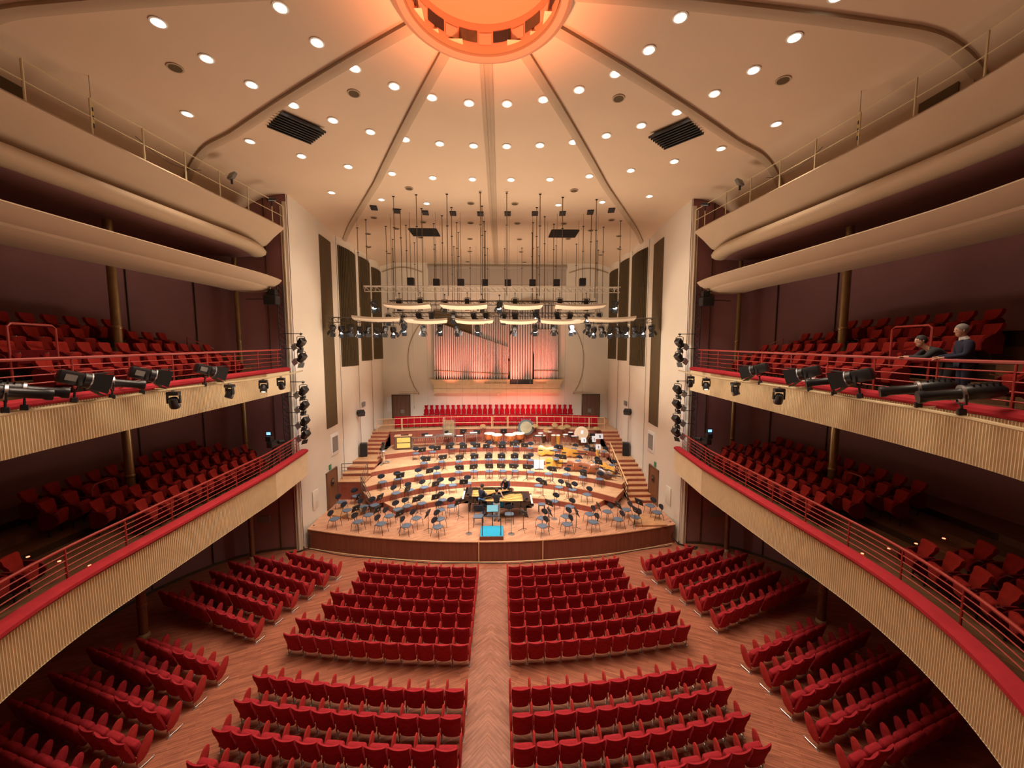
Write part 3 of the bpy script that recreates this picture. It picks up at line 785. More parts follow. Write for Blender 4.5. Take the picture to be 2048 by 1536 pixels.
# ------------------------------------------------------------------ choir seats
def make_choir_low():
    t = thing('choir_chair', '', 'choir seat', (0, 0, -32))
    back_mb(.435, -.12, -.20, .36, .86, .08, rows=6, cols=5, curve=.02).build('backrest', 'velvet_choir', t, 50)
    MB().rbox((0, .0, .30), (.42, .12, .40), .05, 2).build('seat', 'velvet_choir', t, 60)
    [MB().cyl((sx*.17, -.08, 0), (sx*.17, -.08, .40), .02, n=6).build('leg', 'dark', t) for sx in (-1, 1)]
    return t
def make_choir_high():
    t = thing('choir_chair', '', 'choir seat', (0, 0, -33))
    prof = [(.40, .16), (.62, .175), (.72, .17), (.78, .10), (.82, .085), (.90, .105), (1.02, .125), (1.06, .12)]
    rows = []
    for z, hw in prof:
        f_ = [(-hw+2*hw*j/4, -.10, z) for j in range(5)]; b_ = [(hw-2*hw*j/4, -.17, z) for j in range(5)]
        rows.append(f_+b_)
    mb = MB(); mb.grid(rows, closed=True); e = len(mb.v)-10
    for base in (0, e):
        for j in range(4): mb.f.append((base+j, base+j+1, base+8-j, base+9-j)); mb.mi.append(0)
    mb.build('backrest', 'velvet_choir', t, 40)
    MB().rbox((0, .05, .42), (.34, .3, .09), .04, 2).build('seat', 'velvet_choir', t, 60)
    [MB().cyl((sx*.14, -.08, 0), (sx*.14, -.08, .40), .02, n=6).build('leg', 'dark', t) for sx in (-1, 1)]
    return t
KL, KH = Maker(make_choir_low()), Maker(make_choir_high())
xs = [x for x in [-7.0+.44*i for i in range(33)] if not (-.35 < x < .0)]
for i, x in enumerate(xs):
    KL.put((x, LY(x)+.62, 3.4), PI-0+ -x*.03, 'low red choir seat, %s from the left in the railed front choir row' % ORD[i], 'front choir row')
for i in range(28):
    x = -5.35+.405*i+(.08 if i > 12 else 0)
    KH.put((x, 29.25-.006*x*x, 3.75), PI, 'red choir seat with tall waisted headrest, %s from the left in the back choir row' % ORD[i], 'back choir row')
CHAIRS = [(-7.34, 20.03, 0), (-7.79, 19.23, 0), (-5.98, 18.78, 0), (-3.66, 18.94, 0), (-2.69, 19.32, 0), (-7.1, 18.19, 0), (-6.45, 18.62, 0), (-4.68, 18.23, 0), (-4.31, 18.61, 0), (-2.6, 18.1, 0), (-2.1, 18.55, 0), (-7.29, 17.22, 0), (-5.89, 17.62, 0), (-4.89, 17.49, 0), (-3.57, 17.21, 0), (-6.11, 16.91, 0), (-5.01, 16.67, 0), (-3.84, 16.47, 0), (-2.47, 17.08, 0), (-2.44, 16.3, 0), (3.04, 19.02, 0), (3.72, 18.31, 0), (7.75, 18.32, 0), (3.33, 17.19, 0), (4.5, 17.41, 0), (5.41, 17.66, 0), (6.4, 17.87, 0), (7.76, 17.51, 0), (2.15, 16.27, 0), (2.21, 17.05, 0), (3.26, 16.39, 0), (4.47, 16.57, 0), (5.68, 16.81, 0), (6.54, 17.02, 0), (-2.94, 20.67, 1), (-2.34, 20.7, 1), (-1.54, 20.99, 1), (-4.51, 20.0, 1), (-3.82, 20.39, 1), (-5.12, 19.58, 1), (2.38, 20.48, 1), (3.47, 20.22, 1), (4.13, 19.82, 1), (4.75, 19.09, 1), (-4.3, 21.41, 2), (-3.37, 21.78, 2), (-2.14, 21.97, 2), (-1.25, 22.08, 2), (-0.37, 22.06, 2), (-5.34, 20.86, 2), (-6.05, 20.39, 2), (0.42, 22.08, 2), (1.15, 22.06, 2), (2.05, 21.85, 2), (3.06, 21.5, 2), (4.07, 21.34, 2), (4.89, 20.88, 2), (5.75, 20.52, 2), (-3.28, 23.08, 3), (-2.24, 23.11, 3), (-1.35, 23.4, 3), (-0.43, 23.49, 3), (-4.31, 22.85, 3), (0.36, 23.46, 3), (1.2, 23.44, 3), (2.15, 23.3, 3), (-0.44, 25.49, 4), (-2.95, 25.17, 4), (-2.22, 25.15, 4), (-1.5, 25.26, 4), (-5.04, 24.02, 4), (-4.06, 24.38, 4), (0.47, 25.47, 4), (1.35, 25.58, 4), (2.27, 25.15, 4)]
STANDS = [(-6.77, 18.86, 0), (-6.36, 17.43, 0), (-5.67, 18.75, 0), (-5.32, 17.29, 0), (-4.2, 16.84, 0), (-3.8, 18.45, 0), (-2.93, 16.74, 0), (-2.91, 18.73, 0), (-1.71, 18.02, 0), (1.33, 16.63, 0), (2.51, 16.77, 0), (2.61, 17.81, 0), (3.72, 16.68, 0), (4.86, 17.29, 0), (5.84, 17.42, 0), (6.46, 16.87, 0), (6.96, 17.8, 0), (-4.37, 19.02, 1), (-3.08, 19.77, 1), (-1.65, 20.04, 1), (2.56, 19.81, 1), (3.82, 19.32, 1), (-5.04, 20.22, 2), (-3.61, 20.99, 2), (-2.02, 21.51, 2), (-1.24, 21.66, 2), (-0.35, 21.74, 2), (0.32, 21.74, 2), (1.01, 21.69, 2), (1.8, 21.56, 2), (3.24, 21.11, 2), (4.78, 20.28, 2), (-4.05, 22.31, 3), (-3.1, 22.65, 3), (-2.12, 22.58, 3), (-1.25, 22.73, 3), (-0.41, 22.79, 3), (0.36, 22.79, 3), (1.15, 22.74, 3), (1.89, 22.63, 3), (4.02, 22.51, 3), (5.91, 21.41, 3), (-4.5, 23.35, 4), (-3.65, 23.72, 4), (-2.95, 24.1, 4), (-2.05, 24.07, 4), (-1.22, 24.32, 4), (-0.59, 24.12, 4), (0.4, 24.12, 4), (1.15, 24.74, 4), (1.85, 24.32, 4), (4.03, 23.79, 4), (5.94, 23.14, 4), (-4.84, 25.92, 5), (-3.39, 26.73, 5), (-2.35, 27.15, 5), (-1.37, 26.84, 5), (0.52, 27.15, 5), (1.81, 27.15, 5)]
STOOLS = [(3.81, 23.95, 4), (5.07, 24.3, 4), (5.79, 24.0, 4), (6.8, 23.5, 4), (3.69, 22.85, 3), (4.97, 22.55, 3), (5.95, 22.25, 3), (6.75, 21.6, 3)]
# ------------------------------------------------------------------ orchestra chairs
def make_chair():
    t = thing('orchestra_chair', '', 'chair', (0, 0, -34))
    mb = MB(); poly = []
    for k in range(20):
        a = 2*PI*k/20; c, s_ = math.cos(a), math.sin(a)
        poly.append((.215*math.copysign(abs(c)**.6, c)*(1+.08*s_), .2*math.copysign(abs(s_)**.6, s_)))
    mb.grid([[(x*.9, y*.9, .395) for x, y in poly], [(x, y, .41) for x, y in poly], [(x*.98, y*.98, .435) for x, y in poly], [(x*.85, y*.85, .445) for x, y in poly]], closed=True)
    mb.f += [tuple(range(20)), tuple(range(60, 80))]; mb.mi += [0, 0]
    mb.build('seat', 'seat_blue', t, 50)
    # kidney shaped back
    rows = []
    for dz, th in ((-.014, .82), (-.008, 1.), (.008, 1.), (.014, .82)):
        r = []
        for k in range(22):
            a = 2*PI*k/22; x = .205*math.cos(a)*th; z = .69+(.105*math.sin(a) if math.sin(a) > 0 else .14*math.sin(a))*th
            r.append((x, -.215+dz+.9*x*x-.12*(z-.66), z))
        rows.append(r)
    mb = MB(); mb.grid(rows, closed=True); mb.f += [tuple(range(22)), tuple(range(66, 88))]; mb.mi += [0, 0]
    mb.build('backrest', 'back_black', t, 50)
    MB().tube([(0, -.12, .39), (0, -.19, .42), (0, -.225, .52), (0, -.215, .66)], .014, 6).build('back_stem', 'black', t)
    for sx in (-1, 1):
        MB().tube([(sx*.16, .15, .40), (sx*.18, .19, .38), (sx*.20, .24, 0)], .011, 5).build('leg', 'black', t)
        MB().tube([(sx*.15, -.14, .40), (sx*.17, -.18, .38), (sx*.20, -.25, 0)], .011, 5).build('leg', 'black', t)
    MB().tube([(-.19, -.02, .36), (-.1, 0, .39), (.1, 0, .39), (.19, -.02, .36)], .010, 5).build('cross_bar', 'black', t)
    return t
KC = Maker(make_chair())
def face(x, y, tx=0., ty=15.6): return math.atan2(-(tx-x), ty-y)
TN = ['on the stage floor', 'on the lowest riser', 'on the second riser', 'on the third riser', 'on the fourth riser', 'on the top riser']
grp = {}
for x, y, t in CHAIRS:
    if t == 0:
        b = 0 if y < 17.03 else (1 if y < 18.15 else 2)
        key = ('left' if x < 0 else 'right', b)
    else: key = (t,)
    grp.setdefault(key, []).append((x, y, t))
for key, l in grp.items():
    l.sort()
    for i, (x, y, t) in enumerate(l):
        if t == 0:
            side, b = key
            lab = 'blue-seated black chair, %s from left, %s row, stage floor %s of podium' % (ORD[i], ['front', 'middle', 'rear'][b], side)
        else: lab = 'black chair with blue-grey seat, %s from the left %s' % (ORD[i], TN[t])
        tx = 0 if t < 2 else x*.25
        KC.put((x, y, TZ[t]+.002), face(x, y, tx, 15.2)+random.uniform(-.2, .2), lab, 'orchestra chairs %s' % TN[t])
def make_stool():
    t = thing('bass_stool', '', 'stool', (0, 0, -35))
    MB().lathe([(.001, .555), (.17, .555), (.19, .58), (.18, .60), (.001, .61)], 18).build('seat', 'seat_blue', t, 50)
    mb = MB(); mb.prism([(.19*math.cos(a), .19*math.sin(a)*.9) for a in cspan(0, PI, 12)]+[(-.19, -.03), (.19, -.03)], -.015, .015, Matrix.Translation((0, -.2, .70)) @ Matrix.Rotation(R(90), 4, 'X')); mb.build('backrest', 'back_black', t, 50)
    MB().cyl((0, 0, .2), (0, 0, .56), .02, n=8).tube([(0, -.1, .56), (0, -.2, .6), (0, -.2, .72)], .012, 5).build('stem', 'black', t)
    for k in range(4):
        a = PI/4+PI/2*k; MB().tube([(0, 0, .3), (.15*math.cos(a), .15*math.sin(a), .18), (.24*math.cos(a), .24*math.sin(a), 0)], .012, 5).build('leg', 'black', t)
    return t
KS = Maker(make_stool())
for i, (x, y, t) in enumerate(STOOLS):
    KS.put((x, y, TZ[t]+.002), face(x, y), 'tall round bass stool with black back, %s from the left %s' % (ORD[i % 4], TN[t]), 'bass stools %s' % TN[t])
# ------------------------------------------------------------------ music stands
def make_stand():
    t = thing('music_stand', '', 'music stand', (0, 0, -36))
    mx = Matrix.Translation((0, .03, .80)) @ Matrix.Rotation(R(-68), 4, 'X')
    mb = MB().rbox((0, 0, 0), (.46, .30, .012), .005, 1, mx); mb.box((0, -.155, .025), (.46, .012, .055), mx); mb.build('desk', 'dark', t); dk = CH[t][-1]
    MB().rbox((0, 0, -.025), (.06, .07, .04), .008, 1, mx).build('desk_clamp', 'grey_plate', dk)
    MB().cyl((0, 0, .10), (0, 0, .80), .011, n=6).cyl((0, 0, .1), (0, 0, .45), .016, n=6).build('pole', 'black', t)
    for k in range(3):
        a = PI/2+2*PI/3*k; MB().tube([(0, 0, .16), (.08*math.cos(a), .08*math.sin(a), .10), (.24*math.cos(a), .24*math.sin(a), .01)], .010, 5).build('leg', 'black', t)
    return t
KM = Maker(make_stand())
grp = {}
for x, y, t in STANDS:
    key = (('left' if x < 0 else 'right'),) if t == 0 else (t,)
    grp.setdefault(key, []).append((x, y, t))
for key, l in grp.items():
    l.sort()
    for i, (x, y, t) in enumerate(l):
        w = TN[t]+(' %s of the podium' % key[0] if t == 0 else '')
        KM.put((x, y, TZ[t]+.002), face(x, y, 0, 15.2)+PI+random.uniform(-.25, .25)*(1.8 if t == 0 else 1), 'black music stand, %s from the left %s' % (ORD[i], w), 'music stands %s' % w)
# ------------------------------------------------------------------ podium and conductor's desk
t = thing('conductor_podium', 'turquoise-carpeted conductor podium with black safety rail at the stage edge', 'podium', (-.08, 15.86, .88))
MB().rbox((0, .5, .08), (1.02, 1.0, .16), .01, 1).build('base', 'stage_front', t)
MB().rbox((0, .5, .168), (1.0, .98, .02), .008, 1).build('carpet', 'teal', t)
MB().tube([(-.40, .06, .17), (-.40, .06, .98), (-.36, .06, 1.04), (.36, .06, 1.04), (.40, .06, .98), (.40, .06, .17)], .017, 6).build('safety_rail', 'black', t)
t = thing('conductor_desk', 'wide conductor desk with pale blue open score, behind the turquoise podium', 'music stand', (-.06, 17.0, .88))
mx = Matrix.Translation((0, 0, .92)) @ Matrix.Rotation(R(28), 4, 'X')
MB().rbox((0, 0, 0), (.52, .40, .02), .006, 1, mx).build('desk', 'black', t)
MB().box((0, 0, .014), (.50, .37, .008), mx).build('score', mat('pale_blue_score', (.10, .32, .43), .7), t)
MB().rbox((0, -.03, .60), (.50, .25, .02), .006, 1).build('shelf', 'seat_blue', t)
MB().cyl((0, 0, .02), (0, 0, .9), .02, n=8).build('pole', 'black', t); MB().lathe([(.2, 0), (.2, .02), (.03, .04)], 16).build('base', 'black', t)
# microphone stands with round bases
def make_mic():
    t = thing('microphone_stand', '', 'microphone stand', (0, 0, -37))
    MB().lathe([(.145, 0), (.145, .02), (.02, .035)], 18).build('base', 'steel', t)
    MB().cyl((0, 0, .03), (0, 0, 1.35), .010, n=6).build('pole', 'black', t)
    MB().cyl((0, -.02, 1.35), (0, .05, 1.42), .018, n=8).build('microphone', 'black', t)
    return t
KMI = Maker(make_mic())
KMI.put((-1.1, 16.47, .88), 0, 'slim round-based microphone stand left of the podium'); KMI.put((.78, 16.38, .88), 0, 'slim round-based microphone stand right of the podium')
KMI.put((2.9, 17.85, .88), 0, 'round-based microphone stand on the stage floor near the lowest riser, right')
# ------------------------------------------------------------------ grand pianos
def piano(name, label, loc, rz):
    t = thing(name, label, 'grand piano', loc, rz)
    P = [(0, -.68), (0, .68), (1.4, .68), (2.1, .66), (2.42, .55), (2.5, .36), (2.42, .16), (2.2, .03), (1.85, -.06), (1.55, -.20), (1.25, -.44), (.98, -.61), (.75, -.68)]
    def sc(p, d):
        cx, cy = 1.1, .1; return (p[0]+(cx-p[0])*d, p[1]+(cy-p[1])*d)
    inner = [(.34, -.60), (.34, .60), (1.4, .60), (2.05, .58), (2.34, .50), (2.40, .36), (2.34, .22), (2.15, .10), (1.8, .02), (1.5, -.12), (1.2, -.36), (.95, -.53), (.75, -.60)]
    z0, z1 = .56, .88
    mb = MB(); n = len(P)
    mb.grid([[(x, y, z0) for x, y in P], [(x, y, z1) for x, y in P], [(x, y, z1) for x, y in inner], [(x, y, z1-.13) for x, y in inner]], closed=True)
    mb.f.append(tuple(range(n))); mb.mi.append(0)
    mb.build('case', 'gloss', t, 30)
    mb = MB(); mb.prism(inner, z1-.15, z1-.13); mb.build('soundboard', 'gold', t, 0)
    mb = MB()
    for a, b in (((.4, -.5), (2.2, .35)), ((.4, -.1), (2.25, .45)), ((.4, .3), (2.2, .52)), ((.4, -.58), (1.2, -.40))):
        mb.tube([(a[0], a[1], z1-.105), (b[0], b[1], z1-.105)], .022, 5)
    mb.tube([(p[0]*.985+.02, p[1]*.97, z1-.11) for p in inner[4:]], .03, 5)
    mb.build('iron_frame', 'iron', t)
    mb = MB()
    for k in range(26):
        y = -.55+1.08*k/25; mb.box(((.45+1.9-.035*k*.0)/2+.3-.012*k*.9, y*.98, z1-.118), (1.6-.035*(25-k), .004, .004))
    mb.build('strings', 'chrome', t)
    MB().box((.30, 0, z1-.02), (.12, 1.2, .10)).build('tuning_pin_block', 'black', t)
    kb = MB().box((.08, 0, z0+.06), (.28, 1.36, .12)).build('key_bed', 'gloss', t)
    mb = MB().m(0).box((-.04, 0, z0+.145), (.17, 1.22, .025)); mb.m(1)
    for k in range(36):
        if k % 7 in (2, 6): continue
        mb.box((0.01, -.60+1.2*(k+.97)/36, z0+.165), (.09, .016, .02))
    mb.build('keyboard', ['ivory', 'dark'], kb)
    for y in (-.65, .65): MB().rbox((-.03, y, z0+.13), (.22, .07, .14), .02, 2).build('key_cheek', 'gloss', kb)
    mb = MB()
    for x, y in ((.25, -.52), (.25, .52), (2.15, .35)):
        lg = MB().cyl((x, y, 0.09), (x, y, z0), .05, .085, 12).build('leg', 'gloss', t)
        MB().cyl((x-.03, y, .04), (x+.03, y, .04), .04, n=12).build('caster', 'chrome', lg)
    MB().box((.5, 0, .32), (.05, .22, .55)).box((.48, 0, .10), (.1, .3, .1)).build('pedal_lyre', 'gloss', t)
    MB().rbox((.22, .0, z1+.03), (.22, .7, .03), .01, 1).build('music_desk', 'black', t)
    return t
piano('grand_piano', 'black grand piano without lid, keyboard at its left end, behind the other piano', (-1.5, 19.2, .88), 0)
piano('grand_piano', 'black grand piano without lid, keyboard at its right end, nearer the podium', (1.76, 18.55, .88), PI)
# piano seats
def bench(x, y, lab):
    t = thing('piano_bench', lab, 'bench', (x, y, .88)); MB().rbox((0, 0, .45), (.34, .34, .07), .02, 2).build('seat', 'seat_blue', t)
    for a in (-1, 1):
        for b in (-1, 1): MB().box((a*.14, b*.14, .21), (.03, .03, .42)).build('leg', 'black', t)
bench(2.35, 18.55, 'small square piano bench with blue seat at the right keyboard')
t = thing('padded_chair', 'wide black padded armless chair facing the hall left of the podium', 'chair', (-.72, 17.3, .88))
MB().rbox((0, 0, .43), (.46, .44, .06), .025, 2).build('seat', 'seat_blue', t)
MB().rbox((0, .24, .72), (.44, .05, .30), .03, 3).build('backrest', 'back_black', t)
for a in (-1, 1):
    MB().tube([(a*.21, -.2, 0), (a*.21, -.19, .40)], .012, 5).build('leg', 'black', t); MB().tube([(a*.21, .24, 0), (a*.21, .22, .4), (a*.2, .25, .75)], .012, 5).build('leg', 'black', t)
KC.put((.72, 17.55, .882), PI, 'black chair with round back facing the hall, right of the podium under the grand piano')

# ------------------------------------------------------------------ double basses lying on the right hand risers
def bass(label, loc, rot, wood, sc=1.):
    t = thing('double_bass', label, 'double bass', loc); t.rotation_euler = rot
    half_ = [(0, .0), (.0, .12), (.05, .26), (.16, .325), (.30, .31), (.42, .24), (.52, .205), (.62, .215), (.72, .25), (.84, .245), (.95, .18), (1.06, .07), (1.08, .0)]
    out = [(w*sc, y*sc) for y, w in half_]+[(-w*sc, y*sc) for y, w in reversed(half_[1:-1])]
    n = len(out); mb = MB()
    cy = .5*sc
    def ins(k): return [(x*k, cy+(y-cy)*k) for x, y in out]
    mb.grid([[(x, y, .085*sc) for x, y in ins(.55)], [(x, y, .07*sc) for x, y in ins(.9)], [(x, y, .06*sc) for x, y in ins(1.0)], [(x, y, -.06*sc) for x, y in ins(1.0)], [(x, y, -.08*sc) for x, y in ins(.85)]], closed=True)
    mb.f += [tuple(range(n)), tuple(range(4*n, 5*n))]; mb.mi += [0, 0]
    mb.build('body', wood, t, 40)
    MB().box((0, 1.25*sc, .06*sc), (.05*sc, .55*sc, .05*sc), taper=.8).build('neck', wood, t)
    MB().box((0, 1.15*sc, .105*sc), (.055*sc, .85*sc, .02*sc)).build('fingerboard', 'dark', t)
    MB().sphere((0, 1.60*sc, .05*sc), .06*sc, 10, 6, (.6, 1.2, .9)).build('scroll', wood, t)
    MB().box((0, .42*sc, .13*sc), (.14*sc, .02*sc, .12*sc)).build('bridge', 'light_wood', t)
    MB().box((0, .17*sc, .11*sc), (.07*sc, .26*sc, .02*sc), taper=.7).build('tailpiece', 'dark', t)
    MB().cyl((0, 0, 0), (0, -.16*sc, 0), .008, n=6).build('end_pin', 'chrome', t)
    return t
def lie(x, y, z, yaw, tilt=80):   # on its side, front turned to the hall
    m = Matrix.Rotation(yaw, 4, 'Z') @ Matrix.Rotation(R(90), 4, 'Z') @ Matrix.Rotation(R(-tilt), 4, 'Y') if False else Matrix.Rotation(yaw, 4, 'Z') @ Matrix.Rotation(R(tilt), 4, 'X') @ Matrix.Rotation(R(-90), 4, 'Z')
    return m.to_euler()
bass('large honey yellow double bass lying on its side, leftmost on the fourth riser', (2.75, 24.75, 2.42), lie(0, 0, 0, R(-8), 62), 'basswood', 1.08)
bass('pale honey double bass showing its ribs, second from left on the fourth riser', (4.25, 24.35, 2.41), lie(0, 0, 0, R(-14), 86), 'basswood', 1.)
bass('honey double bass with back turned to the hall, right end of fourth riser', (6.3, 23.1, 2.41), lie(0, 0, 0, R(75), 70), 'basswood', 1.)
bass('honey double bass lying leftmost on the third riser, beside the white board', (3.05, 22.98, 2.13), lie(0, 0, 0, R(-6), 72), 'basswood', 1.)
bass('brown double bass lying second from left on the third riser', (4.25, 22.4, 2.13), lie(0, 0, 0, R(-12), 68), 'bassbrown', 1.)
bass('reddish brown double bass lying third from left on the third riser', (5.1, 21.95, 2.13), lie(0, 0, 0, R(-20), 65), 'bassbrown', 1.)
bass('honey and brown double bass lying at the right end of the third riser', (6.2, 22.0, 2.13), lie(0, 0, 0, R(-60), 65), 'basswood', 1.)
bass('dark small double bass with long black neck at the front edge of the third riser', (5.75, 21.15, 2.05), lie(0, 0, 0, R(-32), 60), 'bassdark', .85)
t = thing('white_board', 'white upright board behind a microphone boom on the third riser', 'board', (2.62, 22.75, 1.79)); MB().rbox((0, 0, .30), (.60, .03, .58), .01, 1).build('panel', 'paper', t); MB().box((0, .02, .02), (.5, .2, .04)).build('foot', 'dark', t)
t = thing('boom_stand', 'tall black microphone boom stand in front of the white board', 'microphone stand', (2.62, 22.4, 1.79))
MB().cyl((0, 0, .1), (0, 0, 1.0), .012, n=6).build('pole', 'black', t); MB().tube([(-.05, 0, .9), (.35, 0, 1.35)], .009, 5).build('boom', 'black', t)
for k in range(3):
    a = 2*PI/3*k+.4; MB().tube([(0, 0, .2), (.28*math.cos(a), .28*math.sin(a), .01)], .010, 5).build('leg', 'black', t)

# ------------------------------------------------------------------ percussion on the top riser
Z5 = TZ[5]
def timpano(x, y, r, label):
    t = thing('timpani_drum', label, 'timpani', (x, y, Z5))
    kt = MB().lathe([(.02, .28), (r*.45, .30), (r*.8, .42), (r*.97, .58), (r, .72)], 20).build('kettle', 'copper', t, 50)
    MB().lathe([(r*1.02, .72), (r*1.02, .76), (r*.98, .775), (.01, .77)], 20).build('drum_head', 'skinhead', t)
    for k in range(6):
        a = 2*PI*k/6; MB().cyl((r*1.05*math.cos(a), r*1.05*math.sin(a), .3), (r*1.05*math.cos(a), r*1.05*math.sin(a), .78), .012, n=5).build('tension_rod', 'chrome', kt)
    mb = MB()
    for k in range(3):
        a = 2*PI*k/3+.5; mb.tube([(.1*math.cos(a), .1*math.sin(a), .3), (r*1.05*math.cos(a), r*1.05*math.sin(a), .02)], .025, 5)
    mb.box((0, -r*.8, .04), (.1, .25, .05)); mb.build('pedal_base', 'black', t)
for x, y, r, l in ((-.48, 26.75, .36, 'outer left copper timpani drum'), (.06, 26.30, .36, 'inner left copper timpani drum'), (.98, 26.30, .38, 'inner right copper timpani drum'), (1.58, 26.72, .42, 'outer right and largest copper timpani drum')):
    timpano(x, y, r, l+' on the top riser below the choir railing')
t = thing('gong', 'large pale bronze gong with dark rim on a stand right of the timpani', 'gong', (2.12, 27.0, Z5))
mx = Matrix.Translation((0, 0, 1.12)) @ Matrix.Rotation(R(90), 4, 'X')
MB().lathe([(.43, -.03), (.56, -.02), (.57, .01), (.43, .03)], 32, mx).build('rim', 'gong_rim', t); MB().lathe([(.001, -.01), (.43, -.01), (.43, .035), (.12, .06), (.001, .06)], 32, mx).build('face', 'bronze_gong', t)
MB().tube([(-.66, .06, 0), (-.66, .06, 1.75), (.66, .06, 1.75), (.66, .06, 0)], .02, 6).box((-.66, .06, .03), (.06, .5, .06)).box((.66, .06, .03), (.06, .5, .06)).build('stand', 'dark', t)
MB().cyl((-.3, .03, 1.5), (-.3, .06, 1.75), .006, n=5).cyl((.3, .03, 1.5), (.3, .06, 1.75), .006, n=5).build('cord', 'white', t)
t = thing('bass_drum', 'tilted big bass drum with dark red shell and taped paper on its head', 'bass drum', (5.95, 26.15, Z5))
mx = Matrix.Translation((0, 0, .78)) @ Matrix.Rotation(R(-25), 4, 'Z') @ Matrix.Rotation(R(62), 4, 'X')
MB().cyl((0, 0, -.24), (0, 0, .24), .46, n=32, mx=mx).build('shell', 'drum_red', t)
MB().lathe([(.47, .18), (.49, .18), (.49, .26), (.455, .26)], 32, mx).build('hoop', 'drum_hoop', t); MB().lathe([(.47, -.26), (.49, -.26), (.49, -.18), (.455, -.18)], 32, mx).build('hoop', 'drum_hoop', t)
MB().lathe([(.455, .245), (.001, .25)], 32, mx).build('drum_head', mat('tan_drum_head', (.34, .225, .135), .75), t)
MB().box((.05, .08, .262), (.17, .24, .006), mx).build('taped_paper', 'paper', t)
mb = MB()
for k in range(10):
    a = 2*PI*k/10; mb.cyl((.475*math.cos(a), .475*math.sin(a), -.2), (.475*math.cos(a), .475*math.sin(a), .2), .012, n=5, mx=mx)
mb.build('tension_rods', 'chrome', t)
mb = MB()
for a in (-.4, .4):
    mb.tube([(a, -.35, 0), (a*.9, 0, .45)], .02, 5).tube([(a, .35, 0), (a*.9, 0, .45)], .02, 5)
mb.build('cradle', 'chrome', t)
t = thing('tubular_bells', 'rack of pale brass tubular bells on the top riser left of the timpani', 'tubular bells', (-3.32, 26.75, Z5))
mb = MB()
for k in range(13): mb.cyl((-.36+.06*k, 0, .55-.0*k), (-.36+.06*k, 0, 1.72), .022, n=8)
mb.build('bells', 'bell', t)
MB().tube([(-.44, 0, 0), (-.44, 0, 1.8), (.44, 0, 1.8), (.44, 0, 0)], .018, 5).box((-.44, 0, .03), (.05, .5, .05)).box((.44, 0, .03), (.05, .5, .05)).build('frame', 'steel', t)
def mallet(name, label, x, y, rz, n, L, wood):
    t = thing(name, label, 'mallet instrument', (x, y, Z5), rz); m2 = []
    mb = MB()
    for k in range(n): mb.box((-L/2+L*(k+.5)/n, .0, .82), (L/n*.8, .50-.22*k/n, .018))
    mb.build('bars', wood, t)
    mb = MB().box((0, .27, .79), (L+.1, .03, .06)).box((0, -.27, .79), (L+.1, .03, .06)); mb.build('rails', 'steel', t)
    for sx in (-1, 1): MB().tube([(sx*L/2, -.25, 0), (sx*L/2, -.25, .79), (sx*L/2, .25, .79), (sx*L/2, .25, 0)], .016, 5).box((sx*L/2, 0, .15), (.03, .5, .03)).build('end_frame', 'steel', t)
    mb = MB()
    for k in range(n//2): mb.cyl((-L/2+L*(2*k+1)/n, 0, .45+.2*k/n), (-L/2+L*(2*k+1)/n, 0, .79), .022, n=6)
    mb.build('resonators', 'chrome', t)
    MB().rbox((L*.2, 0, .845), (.5, .35, .02), .005, 1).build('cloth', 'white', t)
mallet('marimba', 'long xylophone-type instrument with white cover on the top riser beside the yellow-panelled chest', -4.85, 25.75, R(8), 22, 1.5, 'bassbrown')
mallet('vibraphone', 'silver vibraphone with folded white papers in front of the tubular bells', -3.55, 26.15, R(8), 20, 1.25, 'steel')
mallet('glockenspiel', 'small glockenspiel table with scattered papers left of the timpani', -1.75, 26.6, R(3), 18, .8, 'chrome')
t = thing('instrument_chest', 'brown wooden chest with two yellow front panels beside the left stairs', 'chest', (-6.15, 25.3, Z5), R(10))
MB().rbox((0, .25, .46), (1.1, .55, .86), .02, 1).build('case', 'door_wood', t)
for z in (.28, .65): MB().rbox((.02, -.03, z), (.84, .03, .31), .01, 1).build('front_panel', 'yellow', t)
MB().rbox((0, .25, .905), (1.14, .6, .03), .01, 1).build('top_board', 'light_wood', t); MB().rbox((.1, .2, .95), (.5, .25, .06), .03, 2).build('folded_cloth', 'bassdark', t)
t = thing('camera_pedestal', 'television camera on a chrome studio pedestal with wheeled base on the left risers', 'television camera', (-6.85, 23.2, TZ[4]))
MB().lathe([(.05, .12), (.12, .14), (.12, .5), (.08, .52), (.08, .85), (.001, .86)], 16).build('column', 'chrome', t)
MB().lathe([(.20, .80), (.22, .83), (.20, .86), (.001, .86)], 20).build('steering_ring', 'steel', t)
for k in range(3):
    a = 2*PI*k/3+.5; MB().tube([(0, 0, .15), (.30*math.cos(a), .30*math.sin(a), .10)], .05, 6).cyl((.34*math.cos(a)-.03, .34*math.sin(a), .06), (.34*math.cos(a)+.03, .34*math.sin(a), .06), .06, n=12).build('wheel_leg', 'steel', t)
MB().rbox((0, 0, 1.05), (.16, .42, .2), .03, 2).cyl((0, -.2, 1.05), (0, -.42, 1.03), .075, n=14).box((0, .1, 1.25), (.14, .2, .14)).build('camera_body', 'black', t)
MB().tube([(.05, .2, .95), (.35, .45, 1.0)], .012, 5).build('pan_bar', 'black', t); MB().tube([(-.08, 0, .9), (-.3, .05, .7), (-.25, .1, .4)], .012, 5).build('cable', 'white', t)
